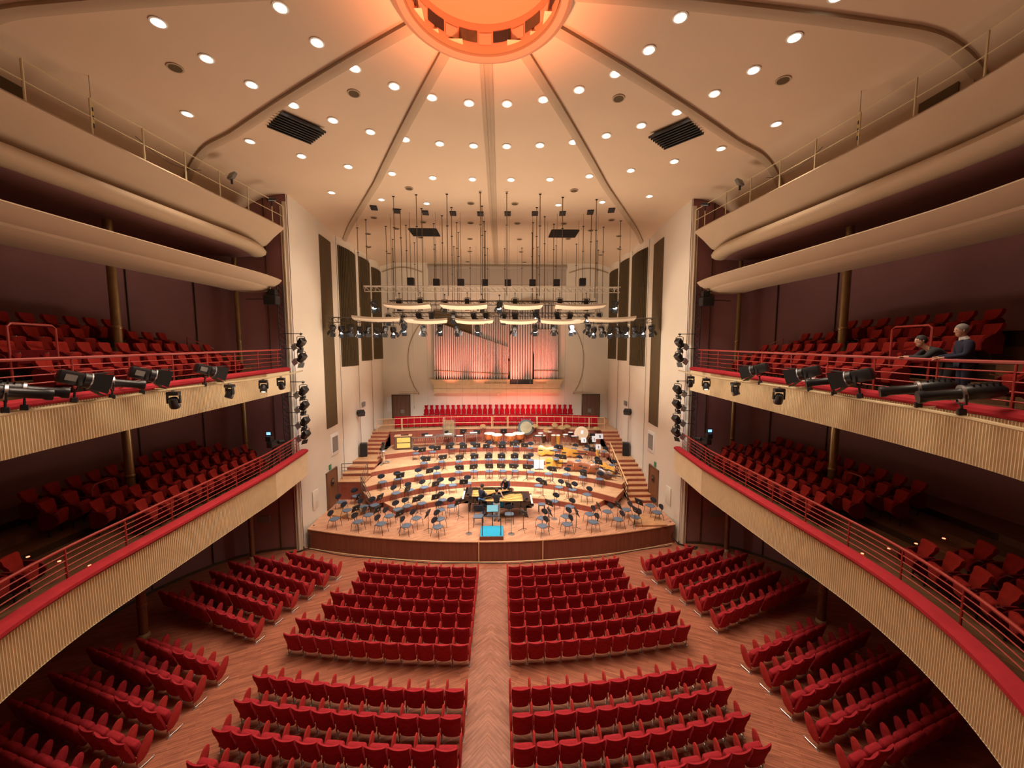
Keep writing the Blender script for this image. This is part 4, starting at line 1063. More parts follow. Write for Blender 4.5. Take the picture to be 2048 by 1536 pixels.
def cymstand(x, y, label, h=1.15, r=.22):
    t = thing('cymbal', label, 'cymbal', (x, y, Z5))
    MB().lathe([(.001, .04), (.04, .03), (r, 0)], 20, Matrix.Translation((0, 0, h)) @ Matrix.Rotation(R(25), 4, 'X')).build('plate', 'cymbal', t); MB().cyl((0, 0, .2), (0, 0, h), .01, n=6).build('pole', 'chrome', t)
    for k in range(3):
        a = 2*PI*k/3; MB().tube([(0, 0, .3), (.25*math.cos(a), .25*math.sin(a), .01)], .01, 5).build('leg', 'chrome', t)
cymstand(4.6, 26.5, 'brass cymbal on a chrome stand between the gong and the bass drum', 1.2, .26)
cymstand(7.0, 26.3, 'small cymbal on a stand at the far right of the percussion')
cymstand(-.95, 27.0, 'cymbal on a stand behind the outer left timpani', 1.25, .2)
def snare(x, y, label, m_='chrome'):
    t = thing('snare_drum', label, 'drum', (x, y, Z5)); MB().cyl((0, 0, .66), (0, 0, .82), .18, n=20).build('shell', m_, t); MB().lathe([(.185, .82), (.185, .83), (.001, .832)], 20).build('drum_head', 'white', t)
    MB().cyl((0, 0, .1), (0, 0, .66), .014, n=6).build('pole', 'chrome', t)
    for k in range(3):
        a = 2*PI*k/3; MB().tube([(0, 0, .3), (.24*math.cos(a), .24*math.sin(a), .01)], .01, 5).build('leg', 'chrome', t)
snare(3.1, 26.4, 'chrome snare drum right of the gong'); snare(4.75, 25.9, 'white-headed snare drum left of the bass drum'); snare(5.25, 26.6, 'black-shelled drum behind the white-headed snare', 'black'); snare(3.75, 26.75, 'brown drum on a stand in front of the choir railing', 'bassbrown')
def sheetstand(x, y, w, h, z, label):
    t = thing('sheet_stand', label, 'music stand', (x, y, Z5 if y > 25 else TZ[4])); mx = Matrix.Translation((0, 0, z)) @ Matrix.Rotation(R(70), 4, 'X')
    MB().box((0, 0, 0), (w, h, .01), mx).build('sheet', 'paper', t); MB().box((w*.1, -.02, .008), (w*.18, h*.5, .004), mx).build('dark_figure', 'seat_blue', t); MB().cyl((0, .02, 0), (0, .02, z), .01, n=6).build('pole', 'black', t)
    for k in range(3):
        a = 2*PI*k/3; MB().tube([(0, 0, .2), (.22*math.cos(a), .22*math.sin(a), .01)], .009, 5).build('leg', 'black', t)
sheetstand(7.05, 25.75, .55, .36, .72, 'wide white sheet on a stand below the right stairs'); sheetstand(6.55, 25.2, .24, .40, .66, 'narrow white sheet on a stand right of the bass drum')
sheetstand(6.8, 25.0, .34, .34, .5, 'square white sheet with dark figure on a low stand right of the bass drum'); sheetstand(5.9, 25.35, .36, .34, .55, 'tilted white sheet on a stand in front of the bass drum')
for x, y, h, r, lab in ((2.75, 26.95, 1.25, .24, 'brass cymbal tilted on a stand just right of the gong'), (3.45, 26.15, 1.05, .20, 'small brass cymbal in front of the snare drums'), (4.15, 26.9, 1.3, .22, 'high brass cymbal in front of the choir railing, right of centre'), (5.05, 26.95, 1.2, .22, 'brass cymbal behind the left rim of the bass drum')):
    cymstand(x, y, lab, h, r)
def conga(x, y, h, r, label, m_):
    t = thing('hand_drum', label, 'drum', (x, y, Z5)); MB().lathe([(r*.62, 0), (r*.8, h*.2), (r*1.08, h*.55), (r*.98, h)], 18).build('shell', m_, t); MB().lathe([(r*1.02, h-.03), (r*1.05, h), (r*.95, h+.02), (.001, h+.015)], 18).build('drum_head', 'skinhead', t)
conga(3.95, 26.1, .74, .15, 'tall brown conga drum left of the white-headed snare', 'bassbrown'); conga(4.3, 26.25, .70, .14, 'honey-coloured conga drum beside the brown one', 'basswood'); conga(3.35, 26.85, .55, .17, 'dark low drum behind the chrome snare', 'bassdark')
def trolley(x, y, label):
    t = thing('percussion_table', label, 'table', (x, y, Z5)); MB().rbox((0, 0, .72), (.62, .42, .04), .01, 1).build('table_top', 'dark', t); MB().box((.05, .02, .75), (.42, .28, .02)).build('white_cloth', 'paper', t); MB().cyl((-.18, .02, .77), (.2, -.05, .78), .015, n=6).build('mallet', 'light_wood', t)
    for a_ in (-1, 1):
        for b_ in (-1, 1): MB().cyl((a_*.27, b_*.17, 0), (a_*.27, b_*.17, .71), .014, n=6).build('leg', 'chrome', t)
trolley(2.85, 25.95, 'black percussion table with white cloth right of the timpani'); trolley(5.3, 25.75, 'black percussion table with white cloth left of the bass drum'); trolley(-2.55, 26.1, 'black percussion table with white cloth right of the vibraphone')
t = thing('flight_case', 'black upright flight case standing on the top riser behind the bass drum', 'case', (6.7, 26.75, Z5)); MB().rbox((0, 0, .36), (.55, .4, .72), .03, 2).build('shell', 'black', t); MB().box((0, -.2, .5), (.57, .02, .04)).build('metal_edge', 'steel', t); MB().rbox((0, -.22, .36), (.14, .03, .05), .01, 1).build('handle', 'steel', t)
# loudspeakers by the side stairs
def speaker(x, y, z, label, rz):
    t = thing('loudspeaker', label, 'loudspeaker', (x, y, z), rz)
    MB().rbox((0, 0, .42), (.42, .38, .84), .03, 2).build('cabinet', 'black', t); MB().rbox((0, -.195, .42), (.37, .015, .76), .01, 1).build('grille', 'dark', t)
speaker(-8.2, 23.75, 2.41, 'tall black loudspeaker on the left stair landing', R(15)); speaker(8.2, 23.6, 2.37, 'tall black loudspeaker on the right stair landing', R(-15))
# railings beside the risers
t = thing('stair_railing', 'dark metal railing around the left end of the risers', 'railing', (0, 0, 0))
for x, y, z in ((-6.25, 19.0, .88), (-7.05, 20.0, 1.5), (-7.1, 21.2, 1.9), (-8.45, 21.0, 1.9)): MB().cyl((x, y, z), (x, y, z+.85), .022, n=6).build('post', 'truss_dark', t)
for k in range(4):
    d = .85-.2*k; MB().tube([(-6.25, 19.0, .88+d), (-7.05, 20.0, 1.5+d), (-7.1, 21.2, 1.9+d), (-8.45, 21.0, 1.9+d)], .014 if k else .022, 5).build('rail', 'truss_dark', t)
t = thing('stair_handrail', 'pale timber handrail on dark posts beside the right stairs', 'railing', (7.12, 0, 0))
MB().tube([(0, 19.9, .95+.85), (0, 23.4, 2.4+.85)], .035, 6).build('handrail', 'light_wood', t)
for k in range(3): MB().tube([(0, 19.9, .95+.22*(k+.6)), (0, 23.4, 2.4+.22*(k+.6))], .012, 5).build('rail', 'light_wood', t)
for y in (19.9, 20.8, 21.7, 22.6, 23.4): MB().cyl((0, y, .9), (0, y, .95+.85+(y-19.9)*.414), .018, n=6).build('post', 'truss_dark', t)
# low timber platforms at both front corners of the stage
t = thing('low_platform', 'low square timber platform at the right front corner of the stage', 'platform', (7.25, 17.5, .88)); MB().rbox((0, 0, .05), (1.5, 1.2, .1), .01, 1).build('boards', 'tread', t)
t = thing('low_platform', 'low timber platform by the left stage door', 'platform', (-7.3, 18.9, .88), R(-20)); MB().rbox((0, 0, .05), (1.5, 1.3, .1), .01, 1).build('boards', 'tread', t)
tag(MB().tube([(8.35, 17.4, .9), (8.45, 17.2, .7), (8.3, 17.1, .3), (8.55, 16.9, .05), (8.9, 16.7, .03), (9.3, 16.6, .03), (9.1, 16.45, .03), (8.8, 16.5, .03)], .03, 6).build('cable_bundle', 'black'), 'tangle of black cables at the foot of the right stage wall', 'cables')
tag(MB().tube([(-8.35, 17.5, .9), (-8.4, 17.1, .6), (-8.35, 16.95, .1), (-8.7, 16.75, .03), (-9.2, 16.6, .03), (-9.0, 16.4, .03), (-8.7, 16.45, .03), (-9.1, 16.55, .05)], .03, 6).build('cable_bundle', 'black'), 'tangle of black cables at the foot of the left stage wall', 'cables')

# ------------------------------------------------------------------ organ
root = thing('pipe_organ', 'organ of tall tin pipes on a cream case, washed in red light', 'organ', (0, YB, 5.75))
LX, RX = -4.75, 4.85
MB().grid([[(LX+.0, -.02, 0), (LX+.0, -.55, 0), (LX+.0, -.55, .72), (LX-.0, -.02, .72)], [(RX, -.02, 0), (RX, -.55, 0), (RX, -.55, .72), (RX, -.02, .72)]], closed=True).build('case', 'beige_box', root, 0)
mb = MB().box((.05, -.33, .33), (9.62, .5, .012)); mb.build('case_joint', 'letters', root)
mb = MB(); pr = [(-.02, .62), (-.58, .62), (-.70, .98), (-.70, 1.04), (-.02, 1.04)]
mb.grid([[(LX-.2*(z-.62)/.4, y, z) for y, z in pr], [(RX+.2*(z-.62)/.4, y, z) for y, z in pr]], closed=True); mb.f += [(0, 1, 2, 3, 4), (5, 6, 7, 8, 9)]; mb.mi += [0, 0]; mb.build('cornice', 'beige_box', root, 0)
MB().box((.15, -.56, -.09), (.12, .1, .2), taper=1.4).build('corbel', 'beige_box', root)
fixed = {'k': 0}
def pipe(x, y, z0, z1, r):
    foot = .32 if r > .05 else .25
    zm = z0+foot
    mb = MB().cyl((x, y, z0), (x, y, zm), r*.35, r, 8).cyl((x, y, zm), (x, y, z1), r, r, 8)
    mb.box((x, y-r*.9, zm+r*1.2), (r*1.1, r*.5, r*1.0))
    fixed['k'] += 1
    mb.build('organ_pipe', 'pipe', root, 50)
for pl in ([(-4.68, 1.04), (.95, 1.04), (.95, 4.4), (-4.2, 6.15), (-4.68, 6.2)], [(-1.84, 2.4), (1.02, 2.4), (1.02, 6.2), (-1.84, 5.2)], [(1.02, .7), (2.78, .7), (2.78, 6.6), (1.02, 6.35)], [(2.8, 1.04), (4.72, 1.04), (4.72, 4.7), (4.2, 4.7), (4.2, 6.6), (2.8, 6.6)]):
    MB().grid([[(a_, -.30, b_) for a_, b_ in pl], [(a_, -.27, b_) for a_, b_ in pl]], closed=True).add([(a_, -.30, b_) for a_, b_ in pl], [tuple(range(len(pl)))]).build('pipe_gap_shade', 'slot', root, 0)  # dark sheet added behind the pipes to paint shade into their gaps
x = -4.6; i = 0
while x < .92:                                   # left flight, tops falling to the right, feet falling a little
    t_ = (x+4.6)/5.5; r = .075-.038*t_
    top = 5.28-.12*t_ if t_ < .08 else 5.25-1.75*((t_-.08)/.92)
    pipe(x, -.62, 1.04, 1.04+top-1.08, r)
    x += 2*r+.026
x = -1.78
while x < 1.0:                                   # rear flight rising to the middle
    t_ = (x+1.78)/2.8; r = .055
    pipe(x, -.42, 2.6, 1.04+4.25+1.0*t_, r); x += 2*r+.026
for k_ in range(9): pipe(1.12+.19*k_, -.60, .68, 1.04+5.4+.05*k_, .083)    # tall middle pipes
for k_ in range(6): pipe(2.85+.24*k_, -.40, 2.9, 1.04+5.7, .10)              # dark bass pipes behind
x = 2.88
while x < 4.7: pipe(x, -.60, 1.04, 1.04+3.75, .042); x += .096             # right flight, level tops
MB().tube([(-4.68, -.70, 1.72), (.95, -.70, 1.42)], .03, 5).build('pipe_rail', 'letters', root); MB().tube([(2.85, -.70, 1.68), (4.7, -.70, 1.68)], .03, 5).build('pipe_rail', 'letters', root)
MB().box((1.88, -.69, .86), (1.75, .04, .36)).build('pipe_recess', 'dark', root)
def lettering(txt, x, size):
    cu = bpy.data.curves.new('lettering', 'FONT'); cu.body = txt; cu.size = size; cu.extrude = .008; cu.align_x = 'CENTER'
    o_ = bpy.data.objects.new('lettering', cu); COL.objects.link(o_)
    dg = bpy.context.evaluated_depsgraph_get(); dg.update(); me = bpy.data.meshes.new_from_object(o_.evaluated_get(dg)); bpy.data.objects.remove(o_)
    me.materials.clear(); me.materials.append(M['letters'])
    o = bpy.data.objects.new('lettering', me); COL.objects.link(o); o.parent = root; CH[o] = []; CH[root].append(o)
    o.location = (x, -.628, .715); o.rotation_euler = (R(90+18.4), 0, 0); o['label'] = 'brown lettering on the cream cornice'
lettering('AUDITORIUM RAI', -.06, .215); lettering('TORINO', 3.36, .215)
# ------------------------------------------------------------------ ceiling lights and fittings
DL = [(-6.65, 8.70), (-4.05, 8.46), (-6.41, 9.68), (-3.74, 9.34), (-5.95, 10.56), (-3.2, 10.12), (-5.34, 11.38), (-2.42, 10.75), (-4.57, 12.08), (-1.52, 11.18), (-3.68, 12.68), (-.53, 11.40),
      (-2.71, 13.1), (-1.65, 13.35), (-.55, 13.46), (-7.48, 12.88), (-6.37, 13.82), (-5.11, 14.59), (-3.71, 15.15), (-2.26, 15.51), (-.75, 15.62), (-6.65, 16.78), (-4.82, 17.48), (-2.94, 17.87), (-6.72, 7.72), (-4.15, 7.5), (-6.6, 6.7), (-4.0, 6.5), (-8.3, 11.5)]
def tilt_at(x, y):
    e = .05; dzx = (zceil(x+e, y)-zceil(x-e, y))/(2*e); dzy = (zceil(x, y+e)-zceil(x, y-e))/(2*e)
    return (math.atan(dzy), -math.atan(dzx), 0)
def make_dl():
    t = thing('downlight', '', 'ceiling light', (0, 0, -38))
    MB().lathe([(.155, .0), (.155, -.018), (.125, -.022), (.12, .0)], 20).build('trim_ring', 'white', t)
    MB().lathe([(.122, -.012), (.10, -.004), (.001, -.004)], 20).build('reflector', 'can', t)
    MB().lathe([(.088, -.014), (.07, -.03), (.001, -.036)], 16).build('lamp', 'lamp', t)
    return t
KD = Maker(make_dl())
dls = sorted([(x, y) for x, y in DL]+[(-x, y) for x, y in DL], key=lambda p: (round(math.hypot(p[0], p[1]-8)/2.2), math.atan2(p[0], p[1]-8)))
ringc = {}
RN = {2: 'innermost', 3: 'second', 4: 'third', 5: 'outermost'}
for x, y in dls:
    r = round(math.hypot(x, y-8)/2.2); i = ringc.get(r, 0); ringc[r] = i+1
    KD.put((x, y, zceil(x, y)), tilt_at(x, y), 'lit round downlight, %s from the left in the %s arc around the dome' % (ORD[i], RN.get(r, 'outermost')), 'ceiling downlights, %s arc' % RN.get(r, 'outermost'))
CANS = [(-7.3, 9.9), (-3.55, 11.0), (-3.35, 16.3), (-.98, 17.8), (-5.9, 19.8), (-3.6, 20.4), (-1.2, 20.45), (-7.1, 22.5), (-5.25, 21.5), (-4.3, 23.1), (-1.45, 23.3), (-7.9, 25.0), (-7.2, 26.9), (-1.7, 26.2), (-2.1, 29.2)]
def make_can():
    t = thing('ceiling_opening', '', 'ceiling fitting', (0, 0, -39))
    MB().lathe([(.17, .0), (.17, -.02), (.13, -.022)], 18).build('rim', 'rib', t); MB().lathe([(.135, -.024), (.001, -.022)], 18).build('recess', 'slot', t); return t
KO = Maker(make_can())
cs = sorted([(x, y) for x, y in CANS]+[(-x, y) for x, y in CANS], key=lambda p: (round(p[1]/2.2), p[0]))
rc = {}
for x, y in cs:
    r = round(y/2.2); i = rc.get(r, 0); rc[r] = i+1
    KO.put((x, y, zceil(x, y)), tilt_at(x, y), 'small unlit round ceiling opening, %s from the left, cross row %s from the dome' % (ORD[i], ORD[r-4]), 'unlit ceiling openings')
HT = [(-5.45, 18.42), (-4.52, 18.8), (-3.22, 19.0), (-1.92, 19.05), (-.62, 19.05), (.68, 19.0), (1.98, 18.95), (3.29, 18.9), (4.58, 18.7), (5.5, 18.42)]
def make_hatch():
    t = thing('ceiling_plate', '', 'ceiling fitting', (0, 0, -40)); MB().rbox((0, 0, -.03), (.30, .52, .06), .01, 1).build('plate', 'dark', t); return t
KP = Maker(make_hatch())
for i, (x, y) in enumerate(HT):
    KP.put((x, y, 15.5), (0, 0, -x*.035), 'black rectangular ceiling plate, %s from the left in the row of ten' % ORD[i], 'black ceiling plates')
for s, nm in ((-1, 'left'), (1, 'right')):
    t = thing('ceiling_grille', 'large black slatted air grille in the ceiling beyond the %s oblique rib' % nm, 'air grille', (s*5.74, 12.32, zceil(5.74, 12.32)-.03), s*R(41))
    MB().box((0, 0, 0), (1.0, 1.05, .03)).build('backing', 'dark', t)
    mb = MB()
    for k in range(8): mb.box((-.5+1.0*k/7, 0, -.04), (.045, 1.25, .06))
    mb.build('slats', 'black', t)
    t = thing('ceiling_grille', 'smaller black air grille in the stage ceiling, %s of the middle rib' % nm, 'air grille', (s*3.85, 22.05, 15.48), 0)
    MB().box((0, 0, 0), (1.45, 1.3, .03)).build('backing', 'dark', t); mb = MB()
    for k in range(9): mb.box((0, -.62+1.24*k/8, -.03), (1.55, .04, .04))
    mb.build('slats', 'black', t)
    # hatch recess on the upper side wall beside the gallery, striped pole
    t = thing('wall_recess', 'dark framed opening in the upper wall behind the %s lighting gallery' % nm, 'opening', (s*10.55, 8.9, 14.0))
    MB().box((0, 0, .55), (.5, 1.1, .95)).build('frame', 'rib', t); MB().box((-s*.27, .1, .5), (.03, .8, .8)).build('opening', 'slot', t)
    t = thing('striped_rod', 'yellow and black striped rod hanging over the %s lighting gallery' % nm, 'rod', (s*9.3, 9.9, 14.25))
    for k in range(6): MB().cyl((0, 0, .09*k), (0, 0, .09*k+.09), .03, n=8).build('band', 'stripe_y' if k % 2 else 'dark', t)
    MB().cyl((0, 0, .54), (0, 0, zceil(9.3, 9.9)-14.25), .006, n=5).build('cord', 'cable', t)

# ------------------------------------------------------------------ trusses, reflectors, cables
def truss(name, label, pts, sec, m, cat='truss'):
    c = Vector(pts[len(pts)//2]); t = thing(name, label, cat, c)
    P = [Vector(p)-c for p in pts]; chords = [[], [], []]
    for i, p in enumerate(P):
        d = (P[min(i+1, len(P)-1)]-P[max(i-1, 0)]).normalized(); side = d.cross(Vector((0, 0, 1)))
        if side.length < .1: side = Vector((1, 0, 0)); up = Vector((0, 1, 0))
        else: side.normalize(); up = Vector((0, 0, 1))
        chords[0].append(p+side*sec/2); chords[1].append(p-side*sec/2); chords[2].append(p-up*sec*.9)
    for ch in chords: MB().tube(ch, .020, 5).build('chord', m, t)
    mb = MB()
    for a, b in ((0, 1), (1, 2), (0, 2)):
        for i in range(len(P)-1):
            mb.cyl(chords[a][i], chords[b][i+1] if i % 2 else chords[b][i], .009, n=4); mb.cyl(chords[a][i], chords[b][i+1], .009, n=4)
    mb.build('lattice', m, t)
    return t
truss('lighting_truss', 'front horizontal lighting truss spanning the stage under the speaker boxes', [(x, 18.3, 11.93) for x in cspan(-5.95, 5.95, 48)], .26, 'truss')
truss('lighting_truss', 'dim second lighting truss partly hidden by the upper row of reflectors', [(x, 19.7, 11.45) for x in cspan(-5.2, 5.2, 42)], .22, 'truss_dark')
truss('lighting_truss', 'third lighting truss in front of the organ above the lower reflectors', [(x, 20.9, 10.98) for x in cspan(-5.4, 5.4, 42)], .22, 'truss_dark')
for s, nm in ((-1, 'left'), (1, 'right')):
    truss('lighting_truss', 'short oblique truss carrying a cluster of spotlights beside the %s stage wall' % nm, [(s*(8.15-3.6*t_), 19.4+1.1*t_, 10.60+.02*t_) for t_ in cspan(0, 1, 18)], .26, 'truss_dark')
    truss('lighting_tower', 'dark vertical lattice tower against the plum wall at the %s end of the upper balcony' % nm, [(s*8.95, 16.75, z) for z in cspan(4.2, 11.75, 34)], .24, 'dark', 'lighting tower')
def reflector(x0, x1, y, z, sag, yaw, label):
    cx = (x0+x1)/2; t = thing('acoustic_reflector', label, 'acoustic reflector', (cx, y, z), yaw, 'cream acoustic reflectors over the stage')
    L = (x1-x0)/2; mb = MB(); rows = []
    for dz in (0, -.05):
        rows.append([])
    top = [[(L*u*(1-.06*(v+1)/2), .48*v, .07*u*u-.045*v-.03*math.cos(v*1.5)) for u in cspan(-1, 1, 9)] for v in (-1, -.33, .33, 1)]
    bot = [[(px, py, pz-.10) for px, py, pz in r] for r in top]
    o = len(mb.v); mb.grid(top); mb.grid(bot)
    ring_t = top[0]+[r[-1] for r in top[1:-1]]+list(reversed(top[-1]))+[r[0] for r in reversed(top[1:-1])]
    ring_b = bot[0]+[r[-1] for r in bot[1:-1]]+list(reversed(bot[-1]))+[r[0] for r in reversed(bot[1:-1])]
    mb.grid([ring_t, ring_b], closed=True); mb.build('panel', 'reflector', t, 40)
    for u in (-.7, .7): MB().cyl((L*u, 0, 0), (L*u, 0, 15.5-z), .006, n=4).build('hanging_cable', 'cable', t)
for i, (a, b) in enumerate(((-5.3, -3.08), (-2.6, -.3), (.48, 2.4), (3.0, 5.48))): reflector(a, b, 19.3, 11.16, .1, 0, 'cream curved acoustic reflector, %s from the left in the upper row' % ORD[i])
for i, (a, b, y, yaw) in enumerate(((-7.0, -4.75, 19.7, R(14)), (-4.55, -2.4, 20.1, R(6)), (-2.0, -.05, 20.3, R(2)), (.3, 2.25, 20.3, R(-2)), (2.4, 4.65, 20.1, R(-6)), (4.8, 7.15, 19.7, R(-14)))):
    reflector(a, b, y, 10.50 if 0 < i < 5 else 10.56, .1, yaw, 'cream curved acoustic reflector, %s from the left in the lower row' % ORD[i])
# hanging cables with small hooks
CB = [(-4.2, 17.1), (-3.2, 16.9), (-3.3, 18.5), (-1.9, 16.8), (-1.9, 18.3), (-.5, 16.6), (-.5, 18.1), (.6, 16.6), (2.0, 18.2), (2.0, 16.7), (3.0, 17.0), (4.5, 17.2), (4.7, 19.0), (-4.3, 18.6), (-4.6, 20.9), (-1.9, 20.4), (-2.0, 22.1), (-3.1, 20.6), (-.5, 20.2), (-.5, 21.8), (2.0, 20.3), (2.1, 22.0), (3.1, 20.5), (4.7, 20.8), (5.8, 20.9), (6.4, 19.9), (-7.3, 21.4), (-6.4, 20.1), (-5.7, 21.1), (-2.5, 19.4), (2.5, 19.4),
      (-6.0, 23.5), (-4.9, 24.2), (-3.7, 24.6), (-2.6, 25.0), (-1.6, 25.2), (-.5, 25.4), (.6, 25.4), (1.7, 25.2), (2.7, 25.0), (3.8, 24.6), (5.0, 24.2), (6.1, 23.5), (-6.6, 25.6), (6.7, 25.6), (-3.0, 27.2), (3.0, 27.2)]
def make_cable():
    t = thing('hanging_cable', '', 'cable', (0, 0, -60)); MB().cyl((0, 0, 0), (0, 0, 4.2), .017, n=5).build('line', 'cable', t); MB().box((0, 0, 2.9), (.10, .03, .03)).box((0, 0, 4.18), (.10, .05, .03)).build('clip', 'dark', t); return t
KW = Maker(make_cable())
cb = sorted(CB, key=lambda p: (round(p[1]/1.8), p[0])); rc = {}
rank = sorted(set(round(p[1]/1.8) for p in CB))
for x, y in cb:
    k_ = rank.index(round(y/1.8)); i = rc.get(k_, 0); rc[k_] = i+1
    KW.put((x, y, 11.3), 0, 'thin dark cable hanging from the ceiling, %s from left, %s rank from the hall' % (ORD[i], ORD[k_]), 'cables hanging over the stage')
def make_mcable():
    t = thing('microphone_cable', '', 'cable', (0, 0, -60)); MB().cyl((0, 0, 0), (0, 0, 10.08), .006, n=4).build('line', 'cable', t); MB().cyl((0, 0, -.12), (0, 0, 0), .015, n=6).build('microphone', 'dark', t); return t
KX = Maker(make_mcable())
for i, (x, y) in enumerate(((-5.2, 24.5), (-4.5, 25.5), (-3.2, 25.0), (-2.2, 25.5), (-1.2, 24.8), (-.4, 25.6), (.7, 25.6), (1.4, 24.8), (2.3, 25.4), (3.1, 24.9), (4.6, 25.5), (5.6, 24.6))):
    KX.put((x, y, 5.4), 0, 'very thin microphone cable hanging in front of the organ wall, %s from the left' % ORD[i], 'microphone cables')
# black speaker boxes above the front truss
def make_box():
    t = thing('speaker_box', '', 'loudspeaker', (0, 0, -41)); MB().rbox((0, 0, 0), (.30, .26, .36), .015, 1).build('cabinet', 'dark', t); MB().cyl((0, 0, .18), (0, 0, 3.3), .008, n=4).build('hanging_cable', 'cable', t); return t
KBX = Maker(make_box())
for i, (x, z) in enumerate(((-3.97, 12.27), (-2.75, 12.22), (-1.57, 12.22), (-.42, 12.21), (.69, 12.21), (1.88, 12.22), (3.05, 12.23), (4.32, 12.29))):
    KBX.put((x, 19.0, z), 0, 'small square black speaker box, %s from the left in the row above the front truss' % ORD[i], 'speaker boxes over the stage')
# ------------------------------------------------------------------ stage spotlights
def fresnel_parts(t, lens, s=1., barn=True, yoke=True, hang=.25):
    """lamp pointing along -Z, hung from a yoke at the origin"""
    if yoke:
        MB().tube([(-.15*s, 0, -.22*s), (-.15*s, 0, -.02), (0, 0, .0), (.15*s, 0, -.02), (.15*s, 0, -.22*s)], .014, 5).cyl((0, 0, 0), (0, 0, hang), .014, n=6).build('yoke', 'dark', t)
def make_spot(lens, pitch, barn=True, s=1., hang=.25, bm='dark'):
    t = thing('stage_spotlight', '', 'spotlight', (0, 0, -42))
    MB().tube([(-.16*s, 0, -.24*s), (-.16*s, 0, -.03), (-.10*s, 0, 0), (.10*s, 0, 0), (.16*s, 0, -.03), (.16*s, 0, -.24*s)], .015, 5).cyl((0, 0, 0), (0, 0, hang), .014, n=6).box((0, 0, hang), (.06, .08, .06)).build('yoke', 'dark', t)
    mx = Matrix.Translation((0, 0, -.24*s)) @ Matrix.Rotation(pitch, 4, 'X') @ Matrix.Scale(s, 4)
    h = MB().rbox((0, .0, .06), (.24, .22, .26), .04, 2, mx).lathe([(.125, -.17), (.125, -.06), (.10, -.05)], 14, mx).build('housing', 'black', t)
    MB().lathe([(.11, -.172), (.06, -.185), (.001, -.19)], 14, mx).build('lens', lens, h)
    if barn:
        for k in range(4):
            a = PI/2*k; m2 = mx @ Matrix.Rotation(a, 4, 'Z') @ Matrix.Translation((0, .13, -.17)) @ Matrix.Rotation(R(25), 4, 'X')
            MB().box((0, 0, -.09), (.24, .006, .19), m2, 1).build('barn_door', bm if k % 2 else 'dark', h)
    return t
KF = Maker(make_spot('lamp_cool', R(-28)))
KG = Maker(make_spot('lamp_cool', R(35)))
UP = [(-5.65, 11.25, 18.3, 35), (-4.75, 11.45, 19.4, 0), (-3.7, 11.5, 19.4, 0), (-2.48, 11.4, 19.4, 10), (-1.35, 11.5, 19.4, 0), (-.6, 11.42, 19.4, -10), (.27, 11.32, 19.0, -15), (1.06, 11.5, 19.4, 0), (2.16, 11.42, 19.4, 15), (3.33, 11.52, 19.4, 0), (4.68, 11.5, 19.4, -5), (5.85, 11.28, 18.3, -35)]
for i, (x, z, y, a) in enumerate(UP): (KF if i in (0, 5, 6, 11) else KG).put((x, y+.35, z+.12), (0, 0, R(a)), 'black stage spotlight, %s from the left in the upper row on the front trusses' % ORD[i], 'stage spotlights, upper row')
MD = [(-5.55, 10.8), (-4.78, 10.75), (-3.95, 10.9), (-3.3, 10.92), (-2.15, 10.9), (-1.08, 10.9), (-.43, 10.9), (.48, 10.85), (1.1, 10.9), (2.2, 10.95), (3.33, 10.95), (4.0, 10.9), (4.93, 10.85), (5.57, 10.9)]
for i, (x, z) in enumerate(MD): (KG if i % 3 else KF).put((x, 20.55, z+.1), (0, 0, R(20*math.sin(i*2.3))), 'black stage spotlight, %s from the left in the middle row just above the lower reflectors' % ORD[i], 'stage spotlights, middle row')
LO = [(-4.8, 10.28), (-3.78, 10.24), (-2.9, 10.27), (-2.0, 10.24), (-.9, 10.27), (1.07, 10.27), (2.18, 10.27), (3.2, 10.28), (4.13, 10.28), (5.03, 10.33)]
for i, (x, z) in enumerate(LO): (KG if i % 2 else KF).put((x, 20.8, z+.1), (0, 0, R(15*math.sin(i*1.7))), 'black stage spotlight, %s from the left in the lowest row before the organ' % ORD[i], 'stage spotlights, lowest row')
for s, nm in ((-1, 'left'), (1, 'right')):
    for i in range(8):
        t_ = i/7.; x, y = s*(7.95-2.75*t_), 19.45+.8*t_
        (KF if i % 2 else KG).put((x, y-.05, 10.28-.05*(i % 2)), (0, 0, -s*R(35+12*math.sin(i*2.1))), 'black lit spotlight, %s from the wall in the cluster under the %s oblique truss' % (ORD[i], nm), 'spotlight cluster on the %s oblique truss' % nm)
